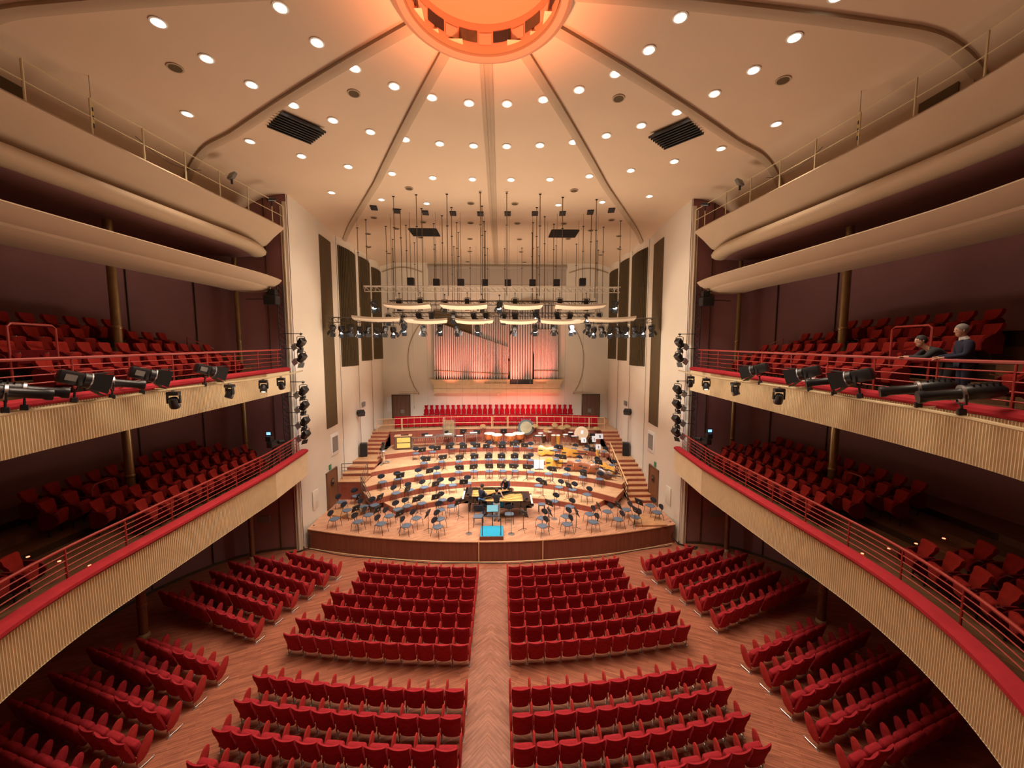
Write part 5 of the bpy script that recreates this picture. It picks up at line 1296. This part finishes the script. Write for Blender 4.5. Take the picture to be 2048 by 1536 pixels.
# side lights on horizontal arms from the towers
KSD = Maker(make_spot('lamp_cool', R(48), s=1.12, hang=.10, bm='steel'))  # alternate barn doors in pale steel imitate light caught on them
for s, nm in ((-1, 'left'), (1, 'right')):
    for i, z in enumerate((9.35, 8.72, 7.30, 6.66, 5.98, 5.40)):
        KSD.put((s*8.12, 16.66, z+.22), (0, 0, s*R(-62)), 'black spotlight with white-lit barn doors, %s from the top on the %s lighting tower' % (ORD[i], nm), 'side lights on the %s tower' % nm)
        t = thing('tower_arm', 'dark horizontal arm, %s from the top on the %s lighting tower' % (ORD[i], nm), 'arm', (s*8.9, 16.66, z+.34)); MB().cyl((0, 0, 0), (-s*.85, 0, 0), .016, n=6).build('bar', 'dark', t); MB().cyl((-s*.78, 0, -.12), (-s*.78, 0, .06), .015, n=6).build('clamp', 'steel', t)
    t = thing('wall_speaker', 'black box speaker on a bracket high beside the %s lighting tower' % nm, 'loudspeaker', (s*9.1, 16.4, 11.05)); MB().rbox((0, 0, 0), (.5, .35, .36), .02, 1).build('cabinet', 'black', t); MB().box((-s*.05, 0, .32), (.28, .2, .22)).build('amplifier', 'dark', t); MB().cyl((0, 0, .05), (s*1.1, .1, .05), .015, n=5).build('bracket', 'dark', t)
    t = thing('wall_monitor', 'tilted black monitor speaker on the %s stage wall above the stairs' % nm, 'loudspeaker', (xw(23.6, s)-s*.25, 23.6, 5.15), s*R(-35)); MB().rbox((0, 0, 0), (.42, .34, .30), .03, 2, Matrix.Rotation(R(25), 4, 'X')).build('cabinet', 'black', t); MB().cyl((0, .1, 0), (s*.25, .25, 0), .02, n=6).build('bracket', 'steel', t)
    # film camera with lamp at the end of the lower balcony
    t = thing('television_camera', 'television camera on a tripod at the stage end of the %s lower balcony' % nm, 'television camera', (s*9.0, 15.75, 4.0))
    for k in range(3):
        a = 2*PI*k/3+.3; MB().tube([(0, 0, 1.0), (.3*math.cos(a), .3*math.sin(a), 0)], .025, 6).build('tripod_leg', 'dark', t)
    MB().rbox((0, 0, 1.18), (.22, .5, .26), .03, 2).cyl((-s*.1, .2, 1.2), (-s*.2, .42, 1.18), .08, n=12).box((s*.05, -.1, 1.42), (.2, .25, .2)).build('camera_body', 'black', t); MB().box((s*.1, -.05, 1.62), (.24, .05, .18)).build('viewfinder', 'dark', t); MB().box((s*.1, -.08, 1.62), (.16, .01, .11)).build('display', 'screen_blue', t)
    # pipe along the upper balcony front with lamps on it
    pts = [(s*8.25, 16.9, 8.10), (s*8.05, 15.5, 8.05)]+[(s*8.05, y, 8.0) for y in (14, 12, 10)]+[(s*8.05*math.cos(q), 8-8.05*math.sin(q), 7.94-.06*q) for q in cspan(0, 1.1, 9)]
    t = thing('lighting_pipe', 'cream pipe for lamps along the ribbed front of the %s upper balcony' % nm, 'pipe', (0, 0, 0)); MB().tube(pts, .032, 7).build('pipe', 'gilt', t)
    for (x, y, z) in pts[2::2]: MB().cyl((x, y, z), (x*(1+.42/8.05), y+(0 if y > 8 else (y-8)*.42/8.05), z+.02), .016, n=5).build('bracket', 'gilt', t)
# balcony front lamps
def make_bfres():
    t = thing('fresnel_lamp', '', 'spotlight', (0, 0, -43))
    mx = Matrix.Translation((0, 0, .42)) @ Matrix.Rotation(R(-10), 4, 'X')
    mb = MB().rbox((0, -.08, 0), (.26, .36, .27), .05, 2, mx).lathe([(.15, 0), (.15, .10)], 16, mx @ Matrix.Translation((0, .09, 0)) @ Matrix.Rotation(R(-90), 4, 'X')); hs = mb.build('housing', 'black', t)
    MB().lathe([(.13, .11), (.07, .13), (.001, .135)], 16, mx @ Matrix.Translation((0, .08, 0)) @ Matrix.Rotation(R(-90), 4, 'X')).build('lens', 'lens_glass', hs)
    MB().lathe([(.155, .09), (.165, .09), (.165, .115), (.155, .115)], 16, mx @ Matrix.Translation((0, .09, 0)) @ Matrix.Rotation(R(-90), 4, 'X')).build('front_ring', 'steel', hs)
    for k in range(4):
        m2 = mx @ Matrix.Translation((0, .2, 0)) @ Matrix.Rotation(PI/2*k, 4, 'Y') @ Matrix.Translation((0, 0, .15)) @ Matrix.Rotation(R(22), 4, 'X')
        MB().prism([(-.15, 0), (.15, 0), (.20, .26), (-.20, .26)], -.004, .004, m2).build('barn_door', 'dark', hs)
    MB().box((.135, -.1, 0), (.01, .16, .12), mx).build('label_plate', 'grey_plate', hs); MB().box((.142, -.13, -.05), (.006, .12, .05), mx).build('display', 'screen_blue', hs)
    MB().tube([(-.16, 0, .42), (-.16, 0, .22), (0, 0, .2), (.16, 0, .22), (.16, 0, .42)], .016, 5).cyl((0, 0, 0), (0, 0, .2), .02, n=6).rbox((0, 0, 0), (.08, .1, .1), .01, 1).build('yoke', 'dark', t)
    return t
def make_bprof():
    t = thing('profile_lamp', '', 'spotlight', (0, 0, -44))
    mx = Matrix.Translation((0, 0, .30)) @ Matrix.Rotation(R(-6), 4, 'X')
    m2 = mx @ Matrix.Rotation(R(-90), 4, 'X')
    MB().lathe([(.04, -.50), (.10, -.44), (.125, -.30), (.125, -.05), (.10, .0), (.085, .05), (.085, .40), (.105, .44), (.105, .52), (.09, .52)], 14, m2).build('barrel', 'black', t, 40)
    mb = MB()
    for k in range(5): mb.box((0, -.40+.07*k, .115), (.16, .02, .05), mx)
    mb.build('cooling_fins', 'dark', t); MB().lathe([(.09, .50), (.001, .505)], 14, m2).build('lens', 'lens_glass', t)
    MB().lathe([(.13, -.02), (.14, -.02), (.14, .02), (.13, .02)], 14, m2).build('clamp_ring', 'steel', t)
    MB().tube([(-.14, 0, .30), (-.14, 0, .14), (0, 0, .12), (.14, 0, .14), (.14, 0, .30)], .015, 5).cyl((0, 0, 0), (0, 0, .13), .018, n=6).rbox((0, 0, 0), (.08, .1, .1), .01, 1).build('yoke', 'dark', t)
    return t
def make_head(lens):
    t = thing('moving_head_lamp', '', 'spotlight', (0, 0, -45))
    MB().rbox((0, 0, -.09), (.26, .20, .10), .02, 2).build('base', 'black', t)
    for sx in (-1, 1): MB().rbox((sx*.13, 0, -.24), (.035, .1, .22), .015, 1).build('arm', 'black', t)
    mx = Matrix.Translation((0, 0, -.32)) @ Matrix.Rotation(R(24), 4, 'X'); MB().lathe([(.02, .14), (.09, .12), (.115, .04), (.115, -.12), (.105, -.15)], 16, mx).build('head', 'black', t, 50); MB().lathe([(.103, -.14), (.05, -.155), (.001, -.158)], 16, mx).build('lens', lens, t)
    MB().box((0, 0, -.02), (.06, .08, .07)).build('clamp', 'steel', t)
    return t
KFR, KPR, KMH, KMW = Maker(make_bfres()), Maker(make_bprof()), Maker(make_head('lens_glass')), Maker(make_head('lamp_warm'))
def onpipe(y): return 8.05 if y >= 8 else math.sqrt(8.05**2-(8-y)**2)
LF = {'left': [('f', 7.75, 30), ('f', 9.2, 35), ('f', 11.1, 30), ('p', 8.5, 38), ('p', 6.9, 40), ('p', 6.6, 35), ('h', 10.05, 20), ('h', 12.1, 160), ('w', 13.8, 200), ('h', 14.9, 10)],
      'right': [('f', 11.2, 35), ('f', 9.35, 35), ('f', 8.0, 30), ('p', 8.65, 60), ('p', 6.75, 55), ('p', 5.95, 60), ('h', 10.4, 20), ('h', 12.4, 160), ('w', 14.2, 200), ('h', 15.4, 10)]}
for nm, l in sorted(LF.items(), reverse=True):
    s = -1 if nm == 'left' else 1; c_ = {}
    for kd, y, a in sorted(l, key=lambda q: -q[1]):
        i = c_.get(kd, 0); c_[kd] = i+1; x = s*onpipe(y)
        o = {'f': 'black fresnel lamp with barn doors, %s from the stage on the %s upper balcony rail', 'p': 'long black profile spotlight, %s from the stage on the %s upper balcony pipe', 'h': 'unlit black moving head hanging %s from the stage under the %s balcony pipe', 'w': 'moving head with glowing warm lens, %s under the %s balcony pipe'}[kd] % (ORD[i] if kd != 'w' else 'only lit one', nm)
        if kd == 'f':
            if s > 0: KFR.put((x, y, 8.02), (R(-8), 0, s*R(a)), o)
            else: dup(KFR.p, (x, y, 8.02), (R(-8), 0, s*R(a)), o, None, ('display',))
        elif kd == 'p': KPR.put((x, y, 8.0), (R(-4), 0, s*R(a)), o)
        elif kd == 'h': KMH.put((x, y, 7.98), (0, 0, s*R(-a)), o)
        else: KMW.put((x, y, 7.98), (0, 0, -s*R(20)+PI), o)
tag(MB().tube([(8.45+.12*math.cos(k*.5), 9.95+.22*math.sin(k*.5), 8.16+.004*k) for k in range(40)], .018, 5).build('coiled_cable', 'white'), 'white coil of cable on the right upper balcony cushion', 'cable')
tag(MB().tube([(-8.45+.10*math.cos(k*.5), 9.35+.2*math.sin(k*.5), 8.14+.004*k) for k in range(30)], .016, 5).build('coiled_cable', 'steel'), 'grey coil of cable under a fresnel lamp on the left balcony cushion', 'cable')
# lamps clamped to the lighting gallery rails
for s, nm in ((-1, 'left'), (1, 'right')):
    t = thing('flood_lamp', 'pale floodlight clamped to the %s gallery rail near the stage end' % nm, 'floodlight', (s*8.78, 13.9, 14.84), s*R(30)); MB().rbox((0, 0, .05), (.34, .12, .24), .02, 1, Matrix.Rotation(R(-25), 4, 'X')).build('housing', 'grey_plate', t); MB().box((0, .0, -.12), (.05, .05, .2)).build('clamp', 'dark', t)
    t = thing('clamp_lamp', 'small black lamp at the very end of the %s gallery rail' % nm, 'spotlight', (s*8.62, 15.9, 14.82), s*R(40)); MB().cyl((0, -.14, .0), (0, .14, .08), .07, n=12).build('housing', 'black', t); MB().box((0, 0, -.1), (.04, .04, .2)).build('clamp', 'dark', t)
    tag(MB().tube([(s*(9.05+.02*k), 12.9-.16*k, 14.62-.5*math.sin(PI*k/12)*.5) for k in range(13)], .008, 5).build('slack_cable', 'dark'), 'thin slack cable looping along the %s gallery rail' % nm, 'cable')
# aisle step lights and upright frames between the balcony seats
for s, nm in ((-1, 'left'), (1, 'right')):
    for k in range(4):
        tag(MB().cyl((0, 0, 0), (0, 0, .012), .03, n=10).build('step_light', 'led_red', None, 35, (s*(9.15+.55*k), 8.75-.1*k, 4.025+(.17*k if k else 0)+.02)), 'tiny reddish step light, %s from the front in the %s lower balcony aisle' % (ORD[k], nm), 'step light', 'aisle step lights')
    for k in range(3):
        tag(MB().cyl((0, 0, 0), (-s*.012, 0, 0), .028, n=10).build('step_light', 'led_red', None, 35, (s*(10.03+.75*k)-s*.012, 7.15-.1*k, 8.15+.38*k)), 'tiny reddish step light, %s from the front in the %s upper balcony aisle' % (ORD[k], nm), 'step light', 'aisle step lights')
    t = thing('aisle_barrier', 'red tubular barrier frame among the %s upper balcony seats' % nm, 'barrier', (s*10.2, 9.05, 8.3)); MB().tube([(0, -.45, 0), (0, -.45, 1.2), (0, -.38, 1.27), (0, .38, 1.27), (0, .45, 1.2), (0, .45, 0)], .025, 6).build('tube_frame', 'red_paint', t); MB().box((0, 0, .55), (.02, .86, .3)).build('panel', 'velvet_dark', t)
    t = thing('wall_handrail', 'dark handrail rising by the plum wall at the stage end of the %s upper balcony' % nm, 'handrail', (s*11.0, 15.0, 8.3)); MB().tube([(0, .6, 0), (0, .6, .75), (s*.2, -.4, 1.15), (s*.2, -.4, 0)], .022, 6).build('tube_frame', 'red_paint', t)
    t = thing('aisle_hoop', 'thin red hoop handrail among the %s lower balcony seats' % nm, 'handrail', (s*10.9, 10.9, 4.4)); MB().tube([(0, -.3, 0), (0, -.3, .8), (0, -.2, .9), (0, .2, .9), (0, .3, .8), (0, .3, 0)], .02, 6).build('tube_frame', 'red_paint', t)
# ------------------------------------------------------------------ people
def body_mesh(name, joints, bones, parent, material, sub=2):
    """one continuous skin grown over a skeleton: joints = {name: (pos, rx, ry)}"""
    names = list(joints); idx = {n: i for i, n in enumerate(names)}
    me = bpy.data.meshes.new(name); me.from_pydata([joints[n][0] for n in names], [(idx[a], idx[b]) for a, b in bones], []); me.update()
    o = bpy.data.objects.new(name, me); COL.objects.link(o); CH[o] = []
    if parent is not None: o.parent = parent; CH[parent].append(o)
    md = o.modifiers.new('skin', 'SKIN'); md.use_smooth_shade = True; md.branch_smoothing = .4
    if not me.skin_vertices:
        o.modifiers.clear(); return o
    for n in names:
        sv = me.skin_vertices[0].data[idx[n]]; sv.radius = (joints[n][1], joints[n][2] if len(joints[n]) > 2 else joints[n][1]); sv.use_root = (n == names[0])
    ss = o.modifiers.new('sub', 'SUBSURF'); ss.levels = sub; ss.render_levels = sub
    dg = bpy.context.evaluated_depsgraph_get(); dg.update()
    m2 = bpy.data.meshes.new_from_object(o.evaluated_get(dg)); o.modifiers.clear(); o.data = m2; m2.materials.clear(); m2.materials.append(M[material])
    m2.polygons.foreach_set('use_smooth', [True]*len(m2.polygons))
    return o
def V(*a): return Vector(a)
def person(label, loc, rz, P, top, legs, hair, shoes='shoe', collar=False, bald=False, S=.89, sleeves='long'):
    """P: joint positions in metres, facing +Y, before scaling by S"""
    t = thing('person', label, 'person', loc, rz); q = lambda v: tuple(Vector(v)*S)
    # whole body in skin colour, clothing as close outer layers
    J = {'pelvis': (q(P['pelvis']), .10*S, .08*S), 'waist': (q(P['waist']), .095*S, .075*S), 'chest': (q(P['chest']), .105*S, .08*S), 'neckb': (q(P['neckb']), .060*S, .055*S), 'neck': (q(P['neck']), .055*S, .055*S), 'skull': (q(P['head']), .07*S, .075*S)}
    Bn = [('pelvis', 'waist'), ('waist', 'chest'), ('chest', 'neckb'), ('neckb', 'neck'), ('neck', 'skull')]
    for s in 'LR':
        J['sh'+s] = (q(P['sh'+s]), .046*S); J['el'+s] = (q(P['el'+s]), .040*S); J['wr'+s] = (q(P['wr'+s]), .028*S)
        d = (Vector(P['wr'+s])-Vector(P['el'+s])).normalized(); J['pm'+s] = (tuple((Vector(P['wr'+s])+d*.07)*S), .034*S, .018*S)
        J['hip'+s] = (q(P['hip'+s]), .072*S); J['kn'+s] = (q(P['kn'+s]), .052*S); J['an'+s] = (q(P['an'+s]), .040*S)
        J['toe'+s] = (q(P['toe'+s]), .038*S)
        Bn += [('chest', 'sh'+s), ('sh'+s, 'el'+s), ('el'+s, 'wr'+s), ('wr'+s, 'pm'+s), ('pelvis', 'hip'+s), ('hip'+s, 'kn'+s), ('kn'+s, 'an'+s), ('an'+s, 'toe'+s)]
    body_mesh('body', J, Bn, t, 'skin')
    # head with face
    h = Vector(P['head'])*S; fwd = Vector(P['look']).normalized(); up = (Vector(P['head'])-Vector(P['neck'])).normalized()
    rt = fwd.cross(up).normalized(); up = rt.cross(fwd).normalized()
    mh = Matrix([[rt[i], fwd[i], up[i], h[i]] for i in range(3)]+[[0, 0, 0, 1]])
    s_ = S
    mb = MB().sphere((0, .005*s_, .055*s_), .108*s_, 16, 12, (.76, .92, 1.08), mh).sphere((0, .035*s_, -.02*s_), .07*s_, 12, 8, (.82, .88, .95), mh)
    mb.add([(-.016*s_, .098*s_, .025*s_), (.016*s_, .098*s_, .025*s_), (0, .098*s_, .075*s_), (0, .132*s_, .028*s_)], [(0, 1, 3), (1, 2, 3), (2, 0, 3), (0, 2, 1)], mh)
    mb.sphere((-.083*s_, .0, .04*s_), .026*s_, 8, 6, (.4, .7, 1.15), mh).sphere((.083*s_, .0, .04*s_), .026*s_, 8, 6, (.4, .7, 1.15), mh)
    hd = mb.build('head', 'skin', t, 70)
    mb = MB()
    for sx in (-1, 1): mb.sphere((sx*.033*s_, .094*s_, .062*s_), .011*s_, 8, 6, (1.2, .6, .8), mh)
    mb.build('eyes', 'hair', hd); MB().sphere((0, .098*s_, -.018*s_), .022*s_, 8, 5, (1.1, .35, .28), mh).build('mouth', 'drum_red', hd)
    if not bald:
        mb = MB().sphere((0, -.018*s_, .078*s_), .118*s_, 16, 10, (.80, .96, 1.0), mh)
        mb.v = [v for v in mb.v]
        mb.build('hair', hair, hd, 70)
    # fingers
    for s in 'LR':
        wr, el = Vector(P['wr'+s])*S, Vector(P['el'+s])*S; d = (wr-el).normalized(); sd = d.cross(Vector((0, 0, 1)));
        if sd.length < .2: sd = Vector((1, 0, 0))
        sd.normalize(); nrm = sd.cross(d).normalized(); b = wr+d*.085*S
        mb = MB()
        for k, L in enumerate((.060, .072, .068, .052)):
            o = b+sd*(.0165*(k-1.5))*S; m1 = o+d*L*.55*S-nrm*.006*S; m2 = o+d*L*S-nrm*.028*S
            mb.tube([o-d*.02*S, o, m1, m2], .0085*S, 6)
        o = wr+d*.03*S+sd*(.032 if s == 'L' else -.032)*S; mb.tube([o-sd*.01*S*(1 if s == 'L' else -1), o+d*.03*S+sd*(.016 if s == 'L' else -.016)*S, o+d*.06*S+sd*(.012 if s == 'L' else -.012)*S-nrm*.01*S], .010*S, 6)
        mb.build('fingers', 'skin', t, 60)
    # clothing
    k = 1.10
    J2 = {'pelvis': (q(Vector(P['pelvis'])+V(0, 0, -.02)), .172*S, .138*S), 'waist': (q(P['waist']), .178*S, .142*S), 'chest': (q(P['chest']), .208*S, .155*S), 'neckb': (q(Vector(P['neckb'])-V(0, 0, .015)), .098*S, .092*S)}
    B2 = [('pelvis', 'waist'), ('waist', 'chest'), ('chest', 'neckb')]
    for s in 'LR':
        J2['sh'+s] = (q(P['sh'+s]), .088*S); B2.append(('chest', 'sh'+s))
        if sleeves == 'long':
            J2['el'+s] = (q(P['el'+s]), .062*S); J2['wr'+s] = (tuple((Vector(P['wr'+s])*.94+Vector(P['el'+s])*.06)*S), .042*S); B2 += [('sh'+s, 'el'+s), ('el'+s, 'wr'+s)]
        else:
            J2['el'+s] = (tuple((Vector(P['sh'+s])*.4+Vector(P['el'+s])*.6)*S), .060*S); B2 += [('sh'+s, 'el'+s)]
    body_mesh('jumper', J2, B2, t, top)
    J3 = {'pelvis': (q(Vector(P['pelvis'])-V(0, 0, .03)), .145*S, .112*S)}; B3 = []
    for s in 'LR':
        J3['hip'+s] = (q(P['hip'+s]), .100*S); J3['kn'+s] = (q(P['kn'+s]), .072*S); J3['an'+s] = (tuple((Vector(P['an'+s])+V(0, 0, .01))*S), .058*S); B3 += [('pelvis', 'hip'+s), ('hip'+s, 'kn'+s), ('kn'+s, 'an'+s)]
    body_mesh('trousers', J3, B3, t, legs)
    for s in 'LR':
        a, b = Vector(P['an'+s]), Vector(P['toe'+s]); d = V(b.x-a.x, b.y-a.y, 0).normalized(); yaw = math.atan2(-d.x, d.y)
        mx = Matrix.Translation(V(a.x, a.y, 0)*S+V(0, 0, max(0, (b.z-.04))*S)) @ Matrix.Rotation(yaw, 4, 'Z')
        MB().rbox((0, .06*S, .045*S), (.095*S, .27*S, .09*S), .04*S, 3, mx).build('shoe', shoes, t, 60)
    if collar:
        mb = MB(); nb = Vector(P['neckb'])*S; nn = Vector(P['neck'])*S; ax = (nn-nb).normalized()
        mb.cyl(nb-ax*.01*S, nb+ax*.055*S, .086*S, .064*S, 16, False); mb.build('shirt_collar', 'white', t)
    return t
def stand_pose(**k):
    P = dict(pelvis=V(0, 0, .98), waist=V(0, 0, 1.12), chest=V(0, 0, 1.34), neckb=V(0, -.005, 1.49), neck=V(0, .0, 1.55), head=V(0, .02, 1.62), look=V(0, 1, -.15),
             shL=V(-.19, 0, 1.42), elL=V(-.24, -.03, 1.14), wrL=V(-.22, .08, .90), shR=V(.19, 0, 1.42), elR=V(.24, -.03, 1.14), wrR=V(.22, .08, .90),
             hipL=V(-.10, 0, .92), knL=V(-.11, .02, .50), anL=V(-.11, -.02, .08), toeL=V(-.13, .13, .04), hipR=V(.10, 0, .92), knR=V(.11, .02, .50), anR=V(.11, -.02, .08), toeR=V(.13, .13, .04))
    P.update(k); return P
# at the left piano: profile to the right, forearms over the keyboard frame
person('man in navy jumper and blue jeans standing at the left piano, legs crossed', (-.62, 18.33, .88), R(-50),
       stand_pose(elL=V(-.2, .10, 1.16), wrL=V(-.10, .30, 1.20), elR=V(.2, .10, 1.16), wrR=V(.08, .30, 1.20), anL=V(.06, .06, .08), toeL=V(.06, .20, .04), knL=V(-.03, .07, .5), look=V(0, 1, -.5)), 'navy', 'jeans', 'hair')
person('man in dark T-shirt and grey trousers, his back to the hall, before the pianos', (.12, 17.72, .88), R(-8),
       stand_pose(elL=V(-.30, .10, 1.17), wrL=V(-.12, .30, 1.24), elR=V(.34, .08, 1.24), wrR=V(.22, .24, 1.44), look=V(.1, 1, -.35)), 'charcoal', 'grey_cloth', 'hair', sleeves='short')
person('man in dark jumper leaning over the pianos from behind, head bent down', (.62, 20.02, .88), R(168),
       stand_pose(waist=V(0, .07, 1.12), chest=V(0, .22, 1.30), neckb=V(0, .34, 1.40), neck=V(0, .39, 1.44), head=V(0, .45, 1.49), look=V(0, .8, -.9), shL=V(-.18, .27, 1.36), elL=V(-.24, .38, 1.12), wrL=V(-.12, .52, .98), shR=V(.18, .27, 1.36), elR=V(.24, .38, 1.12), wrR=V(.12, .52, .98)), 'navy', 'charcoal', 'hair_grey')
# two men at the railing of the right upper balcony, looking at the stage
person('dark-haired man in dark grey jumper leaning his forearms on the right balcony railing', (9.33, 7.66, 7.93), R(62),
       stand_pose(pelvis=V(0, -.16, .92), waist=V(0, -.05, 1.03), chest=V(0, .12, 1.17), neckb=V(0, .24, 1.26), neck=V(0, .28, 1.30), head=V(0, .33, 1.36), look=V(-.25, 1, -.1), shL=V(-.18, .15, 1.22), elL=V(-.24, .33, 1.02), wrL=V(-.08, .58, 1.04), shR=V(.18, .15, 1.22), elR=V(.24, .33, 1.02), wrR=V(.06, .56, 1.04),
                  hipL=V(-.10, -.16, .87), knL=V(-.11, -.10, .48), anL=V(-.11, -.14, .08), toeL=V(-.13, .02, .04), hipR=V(.10, -.16, .87), knR=V(.11, -.10, .48), anR=V(.11, -.14, .08), toeR=V(.13, .02, .04)), 'charcoal', 'charcoal', 'hair')
person('grey-haired man in navy jumper and white collar standing with hands on the right balcony railing', (9.18, 7.08, 7.93), R(60),
       stand_pose(waist=V(0, .01, 1.10), chest=V(0, .04, 1.30), neckb=V(0, .06, 1.44), neck=V(0, .08, 1.50), head=V(0, .11, 1.57), look=V(-.15, 1, -.12), shL=V(-.19, .05, 1.37), elL=V(-.25, .10, 1.10), wrL=V(-.14, .42, 1.03), shR=V(.19, .05, 1.37), elR=V(.26, .06, 1.10), wrR=V(.18, .40, 1.03)), 'navy', 'navy', 'hair_grey', collar=True)

# ------------------------------------------------------------------ light
def light(name, kind, loc, power, color, size=.2, rot=None, target=None, spot=None, blend=.5, sizey=None):
    l = bpy.data.lights.new(name, kind); l.energy = power; l.color = color
    if kind == 'AREA':
        l.size = size
        if sizey: l.shape = 'RECTANGLE'; l.size_y = sizey
    else: l.shadow_soft_size = size
    if kind == 'SPOT': l.spot_size = R(spot or 60); l.spot_blend = blend
    o = bpy.data.objects.new(name, l); COL.objects.link(o); o.location = loc
    if target is not None: o.rotation_euler = (Vector(target)-Vector(loc)).to_track_quat('-Z', 'Y').to_euler()
    elif rot: o.rotation_euler = rot
    return o
WARM = (1, .82, .64); COOL = (1, .97, .93)
for x, y in dls:
    if y > 17.2 or y < 6: continue
    light('downlight_beam', 'SPOT', (x, y, zceil(x, y)-.08), 250, (1, .80, .61), .10, (0, 0, 0), spot=100, blend=.9)
for x in (-4.2, -1.4, 1.4, 4.2):
    light('stage_light', 'SPOT', (x, 19.2, 11.1), 3000, COOL, .35, target=(x*.9, 20.0, .9), spot=85, blend=.9)
    light('stage_light', 'SPOT', (x, 20.7, 10.3), 2700, COOL, .35, target=(x*1.05, 24.5, 2.2), spot=85, blend=.9)
for s in (-1, 1):
    light('stage_light', 'SPOT', (s*7.2, 19.6, 9.9), 2000, COOL, .3, target=(-s*2, 21.5, 1.2), spot=75, blend=.8)
    light('side_light', 'SPOT', (s*8.0, 16.75, 7.0), 700, COOL, .2, target=(s*2, 19.5, 1.0), spot=60, blend=.8)
# red wash on the organ and the wall under it
for x in (-3.4, -1.2, 1.3, 3.4): light('red_wash', 'SPOT', (x, 26.6, 5.3), 2500, (1, .19, .13), .25, target=(x, 29.0, 8.2), spot=44, blend=1.)
for x in (.9, 2.3, 3.7): light('red_wash', 'SPOT', (x, 27.7, 4.9), 95, (1, .18, .12), .4, target=(x, 29.6, 5.1), spot=120, blend=1.)
for x in (-3.4, -2.0, -.8): light('red_wash', 'SPOT', (x, 27.7, 4.9), 45, (1, .24, .17), .4, target=(x, 29.6, 5.1), spot=120, blend=1.)
# orange dome glow: unseen upward spot added below the ring, point lamp inside
light('dome_glow', 'SPOT', (0, 8, 13.2), 1500, (1, .30, .13), .25, target=(0, 8, 16), spot=118, blend=1.)
light('dome_glow', 'POINT', (0, 8, 16.1), 12, (1, .58, .38), .25)
# unseen area lamps added in mid-air, standing in for bounce off stage and stalls
light('ceiling_bounce_fill', 'AREA', (0, 19, 5.2), 1100, (1, .80, .60), 9, rot=(PI, 0, 0), sizey=5)
light('ceiling_bounce_fill', 'AREA', (0, 9, 5.0), 170, (1, .78, .58), 9, rot=(PI, 0, 0), sizey=8)
w = bpy.data.worlds.new('hall_air'); scene.world = w; w.use_nodes = True
w.node_tree.nodes['Background'].inputs[0].default_value = (.05, .04, .035, 1); w.node_tree.nodes['Background'].inputs[1].default_value = .3

# ------------------------------------------------------------------ camera
cam = bpy.data.cameras.new('camera'); co = bpy.data.objects.new('camera', cam); COL.objects.link(co)
cam.sensor_width = 36; cam.lens = 36*770/2048; cam.clip_start = .05; cam.clip_end = 200
co.location = (.34, 0, 9.0); co.rotation_euler = (R(90-5.05), 0, R(-1.65))
scene.camera = co
scene.view_settings.view_transform = 'Standard'; scene.view_settings.look = 'None'; scene.view_settings.exposure = .12; scene.view_settings.gamma = 1.
scene.cycles.max_bounces = 6; scene.cycles.diffuse_bounces = 4; scene.cycles.glossy_bounces = 3
scene.cycles.sample_clamp_indirect = 6
scene.cycles.adaptive_threshold = .02
